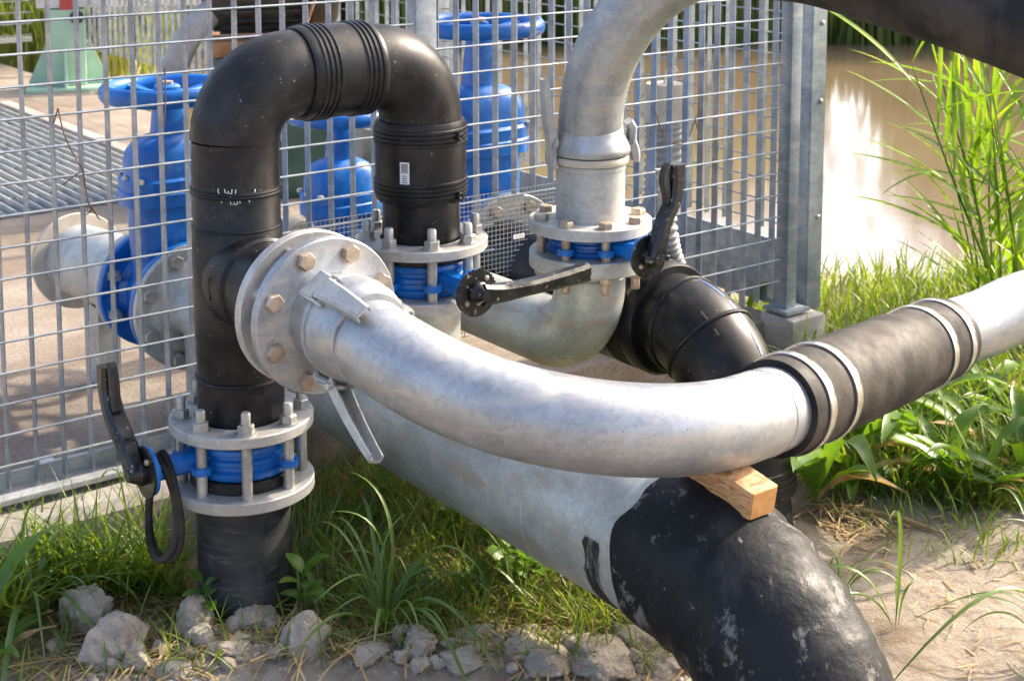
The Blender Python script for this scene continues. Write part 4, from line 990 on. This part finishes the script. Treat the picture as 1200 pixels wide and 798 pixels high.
def scatter(poly, n, clump=0.6):
    xs_ = [p[0] for p in poly]; ys_ = [p[1] for p in poly]; out = []; tries = 0
    while len(out) < n and tries < n * 40:
        tries += 1
        x, y = rnd.uniform(min(xs_), max(xs_)), rnd.uniform(min(ys_), max(ys_))
        if not inpoly(x, y, poly): continue
        p = G(x, y, 0)
        if noise.noise((p.x * 5, p.y * 5, 9.1)) < rnd.uniform(-1.2, 0.55) * clump: continue
        if blocked(p): continue
        p.z = gz(p.x, p.y) - 0.004; out.append(p)
    return out
def field(B, poly, n, h0, h1, w0, w1, lean=0.35, droop=0.5, clump=0.6):
    for p in scatter(poly, n, clump):
        B.blade(p, rnd.uniform(h0, h1), rnd.uniform(0, 6.283), rnd.uniform(0.05, lean), rnd.uniform(w0, w1), rnd.uniform(0.1, droop), 4, rnd.uniform(-0.5, 0.5))
gs = Blades()
LEFT = [(-60, 640), (60, 610), (150, 560), (215, 600), (215, 700), (60, 720), (-60, 790)]
MID = [(335, 560), (390, 500), (480, 520), (760, 690), (830, 770), (600, 745), (420, 745), (330, 700)]
UND = [(430, 430), (520, 430), (800, 520), (900, 470), (960, 540), (800, 700), (560, 640), (450, 560)]
RIGHT = [(930, 560), (925, 480), (960, 400), (1120, 390), (1290, 360), (1300, 610), (1120, 600), (1000, 580)]
BANK = [(860, 380), (880, 345), (960, 335), (1080, 322), (1290, 318), (1300, 380), (1100, 395), (930, 425)]
field(gs, LEFT, 2400, 0.03, 0.15, 0.002, 0.006, 0.5, 0.8, 0.7)
field(gs, LEFT, 420, 0.14, 0.32, 0.004, 0.008, 0.45, 0.7, 0.4)
field(gs, [(120, 600), (215, 590), (215, 720), (120, 700)], 420, 0.04, 0.12, 0.002, 0.005, 0.4, 0.7, 0.4)
field(gs, MID, 4200, 0.02, 0.12, 0.002, 0.005, 0.5, 0.8, 0.9)
field(gs, MID, 900, 0.09, 0.24, 0.003, 0.007, 0.45, 0.7, 0.6)
field(gs, UND, 2200, 0.03, 0.12, 0.003, 0.007, 0.4, 0.6)
field(gs, RIGHT, 5200, 0.04, 0.18, 0.003, 0.008, 0.45, 0.7)
field(gs, RIGHT, 450, 0.16, 0.30, 0.005, 0.011, 0.4, 0.7)
field(gs, BANK, 2600, 0.03, 0.20, 0.003, 0.008, 0.35, 0.5, 0.9)
field(gs, [(-20, 690), (200, 690), (330, 690), (480, 700), (480, 810), (-20, 810)], 420, 0.03, 0.12, 0.002, 0.005, 0.5, 0.8, 0.9)
field(gs, [(470, 690), (830, 740), (830, 800), (470, 800)], 520, 0.03, 0.11, 0.002, 0.005, 0.5, 0.8, 0.9)
field(gs, [(960, 575), (1290, 585), (1290, 680), (1010, 650)], 330, 0.02, 0.10, 0.002, 0.006, 0.5, 0.8, 1.1)
field(gs, [(-500, 560), (0, 620), (0, 900), (-500, 900)], 400, 0.04, 0.14, 0.003, 0.006)
field(gs, [(1200, 360), (1800, 360), (1800, 700), (1200, 600)], 700, 0.05, 0.18, 0.003, 0.008)
gs.done('grass', M['grass'], 'short green grass growing round the pipes', 'grass')
st_ = Blades()
def dry(poly, n, h0, h1):
    for p in scatter(poly, n, 0.8):
        st_.blade(p, rnd.uniform(h0, h1), rnd.uniform(0, 6.283), rnd.uniform(0.2, 1.1), rnd.uniform(0.001, 0.003), rnd.uniform(0.3, 0.9), 4, rnd.uniform(-0.5, 0.5))
dry(MID, 3600, 0.03, 0.12); dry(LEFT, 700, 0.04, 0.14); dry(UND, 700, 0.03, 0.1); dry(BANK, 500, 0.05, 0.2); dry(RIGHT, 300, 0.05, 0.16)
def straws(poly, n, L0, L1):
    for p in scatter(poly, n, 0.5):
        a = rnd.uniform(0, 6.283); L = rnd.uniform(L0, L1); p.z += rnd.uniform(0.004, 0.022)
        d = Vector((math.cos(a), math.sin(a), rnd.uniform(-0.06, 0.22))); sd = d.cross(Z).normalized(); b0 = len(st_.v); bend = rnd.uniform(-0.25, 0.25); ww = rnd.uniform(0.0008, 0.0024)
        for i in range(5):
            q = i / 4; c = p + d * (L * q) + sd * (bend * L * q * q) - Z * (0.2 * L * q * q)
            c.z = max(c.z, gz(c.x, c.y) + 0.002); st_.v += [c - sd * ww, c + sd * ww + Z * 0.0006]
        for i in range(4): k = b0 + 2 * i; st_.f.append((k, k + 1, k + 3, k + 2))
straws([(60, 690), (330, 690), (420, 560), (560, 600), (820, 760), (830, 800), (40, 800)], 1500, 0.03, 0.16)
straws([(330, 560), (480, 540), (700, 690), (600, 740), (330, 720)], 1300, 0.03, 0.12)
straws([(1000, 590), (1250, 560), (1300, 800), (1080, 790)], 120, 0.015, 0.06)
straws([(930, 600), (1010, 570), (1060, 680), (1000, 640)], 140, 0.02, 0.10)
straws([(0, 600), (150, 545), (215, 600), (200, 700), (0, 690)], 350, 0.03, 0.14)
straws([(860, 400), (960, 345), (1100, 335), (1200, 330), (1190, 370), (960, 430)], 250, 0.04, 0.14)
st_.done('straw', M['straw'], 'dry straw and dead grass lying on the soil', 'straw')

# leaf templates: a folded, curved blade with a pointed tip; local x out, z up
def leaf_mesh(name, L, w_, arch, droop, mat, peak=0.4, fold=0.25, seg=8, wave=0.0, petiole=0.0):
    vs = []; fs = []
    for i in range(seg + 1):
        q = i / seg; x = L * q * (1 - 0.12 * droop * q); z = L * (arch * q - droop * q * q)
        pr = (math.sin(math.pi * min(1, (q * 0.5 / peak) if q < peak else 0.5 + 0.5 * (q - peak) / (1 - peak))) ** 0.75) if q < 1 else 0
        if q < petiole: pr = 0.06
        ww = w_ * max(pr, 0.04 if i == 0 else 0.01)
        wz = wave * math.sin(q * 17) * w_
        vs += [(x, -ww / 2, z + fold * ww + wz), (x, 0, z), (x, ww / 2, z + fold * ww - wz)]
    for i in range(seg):
        k = 3 * i; fs += [(k, k + 1, k + 4, k + 3), (k + 1, k + 2, k + 5, k + 4)]
    me = bpy.data.meshes.new(name); me.from_pydata(vs, [], fs); me.materials.append(mat); me.shade_smooth(); return me
DOCK = [leaf_mesh('leaf', 0.24 + 0.05 * i, 0.043 + 0.008 * (i % 3), (0.9, 0.6, 0.35, 1.1)[i % 4], (0.7, 0.5, 0.35, 0.9)[i % 4], M['leaf'], 0.55, 0.30, 11, 0.07, 0.1) for i in range(4)]
DOCK.append(leaf_mesh('leaf', 0.22, 0.03, 0.4, 0.6, M['straw'], 0.5, 0.4, 9, 0.12, 0.1))
SMALL = [leaf_mesh('leaf', 0.055 + 0.012 * i, 0.030 + 0.005 * i, (0.5, 0.2, 0.8)[i], (0.4, 0.3, 0.6)[i], M['leaf'], 0.4, 0.15, 6) for i in range(3)]
LONG = [leaf_mesh('leaf', 0.26 + 0.05 * i, 0.010 + 0.003 * (i % 2), (1.3, 0.9, 1.7, 1.1)[i], (1.35, 0.95, 1.3, 1.6)[i], M['grass_blue'], 0.3, 0.35, 12) for i in range(4)]
REEDL = [leaf_mesh('leaf', 0.36 + 0.05 * i, 0.019 + 0.003 * (i % 2), (0.9, 0.5, 1.3, 0.3)[i], (0.28, 0.25, 0.4, 0.28)[i], M['reed'], 0.3, 0.3, 10) for i in range(4)]
def put_leaf(parent, me, p, az, tilt=0.0, sc=1.0):
    inst('leaf', me, parent, Matrix.Translation(p) @ Matrix.Rotation(az, 4, 'Z') @ Matrix.Rotation(-tilt, 4, 'Y') @ Matrix.Scale(sc, 4))
def rosette(name, label, cat, p, meshes, n, sc=1.0, group=None, tilt=(0.0, 0.5), az0=None, spread=6.283):
    o = thing(name, label, cat, p, group)
    for i in range(n):
        az = rnd.uniform(0, 6.283) if az0 is None else az0 + rnd.uniform(-spread / 2, spread / 2)
        put_leaf(o, rnd.choice(meshes), p + Vector((math.cos(az), math.sin(az), 0)) * 0.008 + Z * 0.002, az, rnd.uniform(*tilt), sc * rnd.uniform(0.55, 1.12))
    return o
def gp(px, py):
    p = G(px, py, 0); p.z = gz(p.x, p.y); return p
DG = 'dock plants in the grass below the rubber sleeve'
for i, (x, y, n, sc) in enumerate([(955, 590, 10, 1.1), (1000, 560, 10, 1.15), (1040, 575, 9, 1.0), (1075, 545, 10, 1.1), (1110, 570, 9, 1.0), (1145, 590, 9, 0.85), (1165, 545, 9, 0.9), (1205, 570, 9, 0.9), (1060, 510, 9, 0.9), (1130, 505, 9, 0.9), (1190, 500, 9, 0.9), (990, 505, 8, 0.8), (1255, 540, 8, 0.9), (1240, 480, 8, 0.9)]):
    lb = ['tall bright dock plant beside the timber block', 'dock plant just right of the one by the timber block', 'low dock plant on the sand edge below the middle of the rubber sleeve', 'dock plant behind the thick dead stalk', 'dock plant at the sand edge beyond the end of the dead stalk', 'small dock plant furthest right on the edge of the bare sand', 'dock plant below the right end of the rubber sleeve', 'front dock plant cut by the right edge of the picture', 'dock plant close under the middle of the rubber sleeve', 'dock plant close under the right pair of shiny bands', 'dock plant under the galvanised end pipe by the right edge', 'dock plant half hidden under the left pair of shiny bands', 'front dock plant just outside the right edge', 'rear dock plant just outside the right edge'][i]
    rosette('dock_plant', lb, 'plant', gp(x, y), DOCK, n, sc, DG, (0.2, 1.0) if i == 0 else (-0.05, 0.85))
rosette('dock_plant', 'big-leaved plant at the lower left corner of the picture', 'plant', gp(-18, 792), DOCK, 7, 0.85, None, (0.2, 0.8))
rosette('grass_tuft', 'large tuft of long arching blue-green blades in the front centre', 'grass tuft', gp(452, 762), LONG, 46, 0.82, None, (-0.35, 0.9))
rosette('grass_tuft', 'tuft of long arching blades in front of the concrete kerb', 'grass tuft', gp(40, 735), LONG, 20, 0.95, None, (-0.2, 0.8))
rosette('grass_tuft', 'upright tuft of bright blades right behind the hanging rubber loop', 'grass tuft', gp(105, 640), LONG, 16, 0.8, None, (0.3, 1.0))
rosette('grass_tuft', 'thin grass tuft against the right side of the black ground pipe', 'grass tuft', gp(345, 690), LONG, 14, 0.6, None, (0.0, 0.8))
rosette('grass_tuft', 'narrow drooping grass tuft behind the black wrapped elbow', 'grass tuft', gp(985, 690), LONG, 12, 0.62, None, (0.1, 0.9))
rosette('grass_tuft', 'loose grass tuft leaning in over the sand from the right edge', 'grass tuft', gp(1235, 770), LONG, 14, 1.0, None, (0.1, 0.8))
rosette('grass_tuft', 'single sparse grass stem tuft on the bare sand', 'grass tuft', gp(1050, 735), LONG, 5, 0.8, None, (0.3, 0.9))
rosette('grass_blade_tuft', 'broad upright green blade in front of the fence corner post', 'grass tuft', gp(880, 395), DOCK[:1], 2, 1.0, None, (1.0, 1.2))
for i, (x, y) in enumerate([(590, 690), (620, 700), (555, 705), (565, 655), (680, 705), (735, 712), (420, 640), (440, 610), (360, 740), (250, 742), (300, 720), (745, 530), (760, 520), (640, 675), (530, 640), (770, 735)]):
    o = thing('leafy_weed', ['bright weed in the centre below the middle of the big pipe', 'weed right beside the bright centre weed', 'weed on the edge of the clods right of the grass tuft', 'weed in the shade close to the lower edge of the big pipe', 'weed below the black smear on the big pipe', 'weed nearest the wrapped elbow', 'shaded weed right of the black ground pipe', 'weed under the hanging coupling lever', 'low weed by the rounded grey clay stone', 'upright young weed between the pale stones', 'leafy weed among the stones before the black ground pipe', 'weed below the galvanised elbow of the right valve', 'second weed below the galvanised elbow, nearer the black pipe', 'weed between the bright centre weed and the big pipe', 'small weed among dead grass behind the grass tuft', 'weed under the rim of the wrapped elbow'][i], 'weed', gp(x, y), 'small weeds under the pipes')
    p0 = gp(x, y); hh = rnd.uniform(0.04, 0.10); top = p0 + Vector((rnd.uniform(-0.02, 0.02), rnd.uniform(-0.02, 0.02), hh))
    part('stem', MB().tube([p0 - Z * 0.005, (p0 + top) / 2, top], 0.0016, 6), M['leaf'], o)
    for k in range(7):
        put_leaf(o, rnd.choice(SMALL), p0.lerp(top, 0.3 + 0.7 * k / 6), k * 2.4 + rnd.random(), rnd.uniform(-0.1, 0.5), rnd.uniform(0.7, 1.15))

# reeds on the bank at the right: each stem a thing with its leaves
def reed(base, top, label, nl=8, sc=1.0):
    o = thing('reed', label, 'reed', base, 'reeds on the bank at the right')
    mid = base.lerp(top, 0.5) + Vector((rnd.uniform(-0.03, 0.03), 0, 0))
    pts = spline([base - Z * 0.05, mid, top], 6); part('stem', MB().tube(pts, [0.0055 - 0.004 * i / (len(pts) - 1) for i in range(len(pts))], 7), M['reed'], o)
    a0 = rnd.uniform(0, 6.28)
    for k in range(nl):
        q = 0.22 + 0.78 * k / (nl - 1); p = pts[min(int(q * (len(pts) - 1)), len(pts) - 1)]
        put_leaf(o, rnd.choice(REEDL), p, a0 + (math.pi if k % 2 else 0) + rnd.uniform(-0.7, 0.7), rnd.uniform(-0.1, 0.75), sc * rnd.uniform(0.75, 1.2))
reed(P(1178, 345, 4.5), P(1068, 75, 4.35), 'leaning reed reaching furthest left over the water', 9, 1.0)
ORD = 'second third fourth fifth sixth seventh eighth ninth tenth eleventh twelfth thirteenth fourteenth fifteenth sixteenth seventeenth eighteenth'.split()
REEDS = [(1185, 1140, 95, 4.5), (1195, 1165, 110, 4.6), (1172, 1182, 120, 4.7), (1205, 1200, 90, 4.5), (1215, 1235, 80, 4.6), (1190, 1150, 190, 4.55), (1200, 1190, 170, 4.8), (1225, 1260, 60, 4.7), (1240, 1215, 130, 4.6), (1260, 1290, 60, 4.8), (1160, 1125, 215, 4.75), (1290, 1330, 40, 4.7), (1165, 1150, 130, 4.9), (1180, 1172, 95, 4.4), (1150, 1138, 250, 4.6), (1198, 1186, 215, 4.4), (1210, 1178, 150, 4.35)]
rank = {k: r for r, k in enumerate(sorted(range(len(REEDS)), key=lambda k: REEDS[k][1]))}
for i, (bx, tx_, ty, Y_r) in enumerate(REEDS):
    q = P(bx, 350, Y_r); q.z = gz(q.x, q.y); reed(q, P(tx_ - 14 - 34 * (i % 3 == 0), ty - 38 + 25 * (i % 2), Y_r), '%s reed from the left in the cluster on the right bank' % ORD[rank[i]], 8, 0.95)

# far reeds beyond the water and behind the cage
fr = Blades()
def reed_top(x):                                      # the reed belt is low where the bright sky shows in the water
    return 1.15 + 0.25 * noise.noise((x * 0.8, 1, 1)) - 0.75 * smooth(2.85, 3.0, x) + 0.75 * smooth(3.58, 3.9, x) + 0.6 * smooth(4.1, 5.0, x)
for i in range(11000):
    x = rnd.uniform(-14, 22); y = 14.75 + abs(rnd.gauss(0, 0.45)); fr.blade(Vector((x, y, -0.4)), max(0.5, (reed_top(x * 15 / y) + 0.5) * rnd.uniform(0.75, 1.05)), rnd.uniform(0, 6.28), rnd.uniform(0, 0.10), rnd.uniform(0.025, 0.055), rnd.uniform(0, 0.15), 3, rnd.uniform(-1, 1))
for i in range(2600):
    x = rnd.uniform(-7.5, -2.6); y = rnd.uniform(10.3, 12.5) + max(0, (x + 4) * -0.2); fr.blade(Vector((x, y, -0.05)), rnd.uniform(0.7, 1.5), rnd.uniform(0, 6.28), rnd.uniform(0, 0.25), rnd.uniform(0.015, 0.035), rnd.uniform(0, 0.4), 3, rnd.uniform(-1, 1))
fr.done('reed_bed', M['far_reed'], 'tall yellow-green reeds along the far bank and behind the cage', 'reeds')

# trees of the far bank: only their reflection shows in the water
def tree(label, x, y, h, r, seed):
    tr = random.Random(seed); o = thing('bank_tree', label, 'tree', Vector((x, y, 0.3)), 'trees on the far bank')
    tk = MB().tube(spline([Vector((x, y, 0.1)), Vector((x + 0.1, y, h * 0.3)), Vector((x - 0.1, y, h * 0.62)), Vector((x, y, h * 0.85))], 5), [0.22 - 0.012 * i for i in range(16)], 12)
    part('trunk', tk, M['bark'], o)
    for k in range(5):
        a = k * 1.3; z0 = h * (0.3 + 0.08 * k); part('limb', MB().tube(spline([Vector((x, y, z0)), Vector((x + math.cos(a) * r * 0.4, y + math.sin(a) * r * 0.4, z0 + h * 0.1)), Vector((x + math.cos(a) * r * 0.75, y + math.sin(a) * r * 0.75, z0 + h * 0.2))], 4), [0.09 - 0.009 * i for i in range(9)], 8), M['bark'], o)
    v = []; f = []; cl = []
    for k in range(46):
        a, e = tr.uniform(0, 6.283), tr.uniform(-1, 1); rr = tr.uniform(0.25, 1) ** 0.6; q = math.sqrt(1 - e * e)
        cl.append(Vector((x + math.cos(a) * q * r * rr, y + math.sin(a) * q * r * rr, h * 0.56 + e * h * 0.42 * rr)))
    for k in range(5200):
        c = tr.choice(cl) + Vector((tr.gauss(0, 0.42), tr.gauss(0, 0.42), tr.gauss(0, 0.36)))
        a1 = Vector((tr.gauss(0, 1), tr.gauss(0, 1), tr.gauss(0, 1))).normalized(); b1 = a1.orthogonal().normalized(); s = tr.uniform(0.09, 0.2)
        k0 = len(v); v += [tuple(c + a1 * s), tuple(c + b1 * s * 0.55), tuple(c - a1 * s), tuple(c - b1 * s * 0.55)]; f.append((k0, k0 + 1, k0 + 2, k0 + 3))
    me = bpy.data.meshes.new('crown'); me.from_pydata(v, [], f); me.materials.append(M['crown'])
    cr = bpy.data.objects.new('crown', me); COL.objects.link(cr); cr.parent = o; cr.location = -Vector((x, y, 0.3))
for i, (x, y, h, r, lb) in enumerate([(-9, 20, 9, 2.8, 'tall leafy tree furthest left on the far bank'), (-5, 21, 7, 2.4, 'second tall tree from the left on the far bank'), (-1.6, 21, 2.9, 1.3, 'low bush on the far bank behind the blue valves'),
        (1.0, 21, 2.9, 1.3, 'low bush on the far bank left of the tall galvanised bend'), (3.0, 21, 2.5, 0.9, 'low bush on the far bank behind the fence corner'), (6.7, 21, 3.2, 0.9, 'low bush on the far bank right of the fence posts'),
        (8.1, 21, 3.9, 1.3, 'rounded bush on the far bank behind the reeds'), (11.0, 20.5, 8.0, 2.4, 'tall tree on the far bank beyond the right edge'), (15.2, 21, 9.5, 2.8, 'tallest tree furthest right on the far bank')]):
    tree(lb, x, y, h, r, 40 + i)

# stones: lumps of dry clay, each its own mesh
def stone(label, px, py, wpx, hk, seed, group=None, name='clay_stone', sink=0.48):
    c = gp(px, py); r = wpx / 2 * c.y / 0.95 / FPX; bm = bmesh.new(); bmesh.ops.create_icosphere(bm, subdivisions=5 if wpx > 40 else (4 if wpx > 24 else 3), radius=1)
    sr = random.Random(seed); off = Vector((sr.uniform(0, 50), sr.uniform(0, 50), sr.uniform(0, 50))); planes = [Vector((sr.gauss(0, 1), sr.gauss(0, 1), sr.gauss(0, 0.8))).normalized() for _ in range(12)]
    rot = sr.uniform(0, 6.28); e = sr.uniform(0.75, 1.0)
    for v_ in bm.verts:
        q = v_.co.copy()
        for pl in planes:
            d = q.dot(pl) - 0.66
            if d > 0: q -= pl * d * 0.85
        q *= 1 + 0.16 * noise.noise(q * 2.2 + off) + 0.09 * noise.noise(q * 5 + off) + 0.06 * noise.noise(q * 12 + off) + 0.035 * noise.noise(q * 26 + off) + (0.03 * noise.noise(q * 60 + off) if wpx > 40 else 0)
        x, y = q.x * math.cos(rot) - q.y * e * math.sin(rot), q.x * math.sin(rot) + q.y * e * math.cos(rot)
        v_.co = Vector((x * r * 1.12, y * r * 1.12, q.z * r * hk * 1.12))
    me = bpy.data.meshes.new(name); bm.to_mesh(me); bm.free(); me.materials.append(M['stone']); me.shade_smooth()
    o = bpy.data.objects.new(name, me); COL.objects.link(o); o.location = c + Z * (r * hk * sink); WL[o.name] = o.location.copy()
    return tagit(o, label, 'stone', group)
stone('tall pale clay lump at the back of the stone group lower left', 103, 738, 62, 1.15, 1)
stone('largest knobbly pale stone in front of the tall clay lump', 137, 772, 88, 0.75, 2)
stone('pointed pale stone right of the knobbly one, close to the black pipe', 228, 752, 52, 1.1, 3)
stone('low pale stone between the two biggest lumps at the bottom edge', 160, 790, 42, 0.85, 4)
stone('rounded grey clay stone in front of the black ground pipe', 362, 786, 62, 0.85, 5)
stone('flat pale stone just right of the black ground pipe foot', 300, 742, 60, 0.6, 6)
stone('small smooth pale pebble between the left stones', 188, 772, 26, 0.7, 7)
stone('pale fist-sized stone behind straw left of centre', 238, 770, 34, 0.85, 8)
stone('bluish dark pebble at the bottom beside the rounded grey stone', 330, 790, 20, 0.9, 9)
stone('sunlit orange-brown clod beneath the big galvanised pipe', 742, 768, 70, 0.55, 10)
stone('flat grey clod below the long grass tuft', 492, 790, 52, 0.55, 12)
for i, (x, y, wd, hk, lb) in enumerate([(560, 772, 58, 0.6, 'pale broken clod just right of the long grass tuft'), (612, 778, 66, 0.55, 'flat broken clod under the middle of the big pipe'), (660, 764, 54, 0.65, 'sunlit crumbly clod left of the orange-brown one'), (700, 792, 84, 0.5, 'wide crusty clod at the bottom edge left of the wrapped elbow'),
        (772, 790, 60, 0.6, 'crumbly clod touching the bottom of the wrapped elbow'), (640, 800, 60, 0.5, 'half-cropped clod at the bottom edge centre'), (540, 800, 56, 0.5, 'half-cropped clod at the bottom edge below the grass tuft'), (432, 796, 44, 0.7, 'small angular clod left of the grass tuft base'), (275, 785, 40, 0.7, 'squat clod between the rounded stone and the left stones'), (205, 796, 46, 0.6, 'low crumbled clod at the bottom edge left of the black pipe')]):
    stone(lb, x, y, wd * 1.15, hk * 0.62, 300 + i, sink=0.12)
SG_ = 'small clods along the front edge'
for i in range(80):
    x = rnd.choice([rnd.uniform(60, 420), rnd.uniform(470, 830), rnd.uniform(470, 830)]); y = rnd.uniform(745, 812)
    stone('small grey clod in the rubble along the bottom edge', x, y, rnd.uniform(9, 30), rnd.uniform(0.5, 0.85), 100 + i, SG_)
# grit: crumbs of soil too small to count
gv = MB(); bm = bmesh.new(); bmesh.ops.create_icosphere(bm, subdivisions=1, radius=1); bm.verts.index_update()
iv = [q.co.copy() for q in bm.verts]; fi = [[q.index for q in f.verts] for f in bm.faces]; bm.free()
def grit(poly, n, r0, r1):
    for p in scatter(poly, n, 0.9):
        r = rnd.uniform(r0, r1) * rnd.uniform(0.5, 1); k = rnd.uniform(0, 9)
        b0 = len(gv.v); gv.v += [p + Vector((q.x * r * (1 + 0.4 * math.sin(k + q.y * 5)), q.y * r * (1 + 0.4 * math.cos(k + q.x * 4)), q.z * r * 0.7 + r * 0.3)) for q in iv]; gv.f += [[i_ + b0 for i_ in f] for f in fi]
grit([(40, 730), (470, 720), (830, 745), (840, 815), (20, 815)], 1500, 0.002, 0.009)
grit([(960, 590), (1290, 580), (1300, 815), (1060, 815)], 1500, 0.0015, 0.006)
grit([(860, 420), (960, 350), (1200, 335), (1200, 370)], 200, 0.003, 0.009)
o = part('gravel', gv, M['stone'], kind='stuff'); tagit(o, 'crumbs of dry soil scattered over the bare ground', 'gravel')
# sticks on the sand
def stick(label, a, b_, r):
    p, q = gp(*a) + Z * r, gp(*b_) + Z * r
    single('dead_stalk', MB().tube(spline([p, p.lerp(q, 0.4) + Z * 0.006 + Vector((0, 0.01, 0)), q], 6), [r * (0.8 + 0.3 * math.sin(i)) for i in range(13)], 8), M['straw'], label, 'stalk')
stick('thick dead stalk lying on the sand behind the elbow', (1003, 600), (1112, 632), 0.006)
stick('thin dead stalk lying beside the thick one', (1005, 592), (1060, 640), 0.0035)
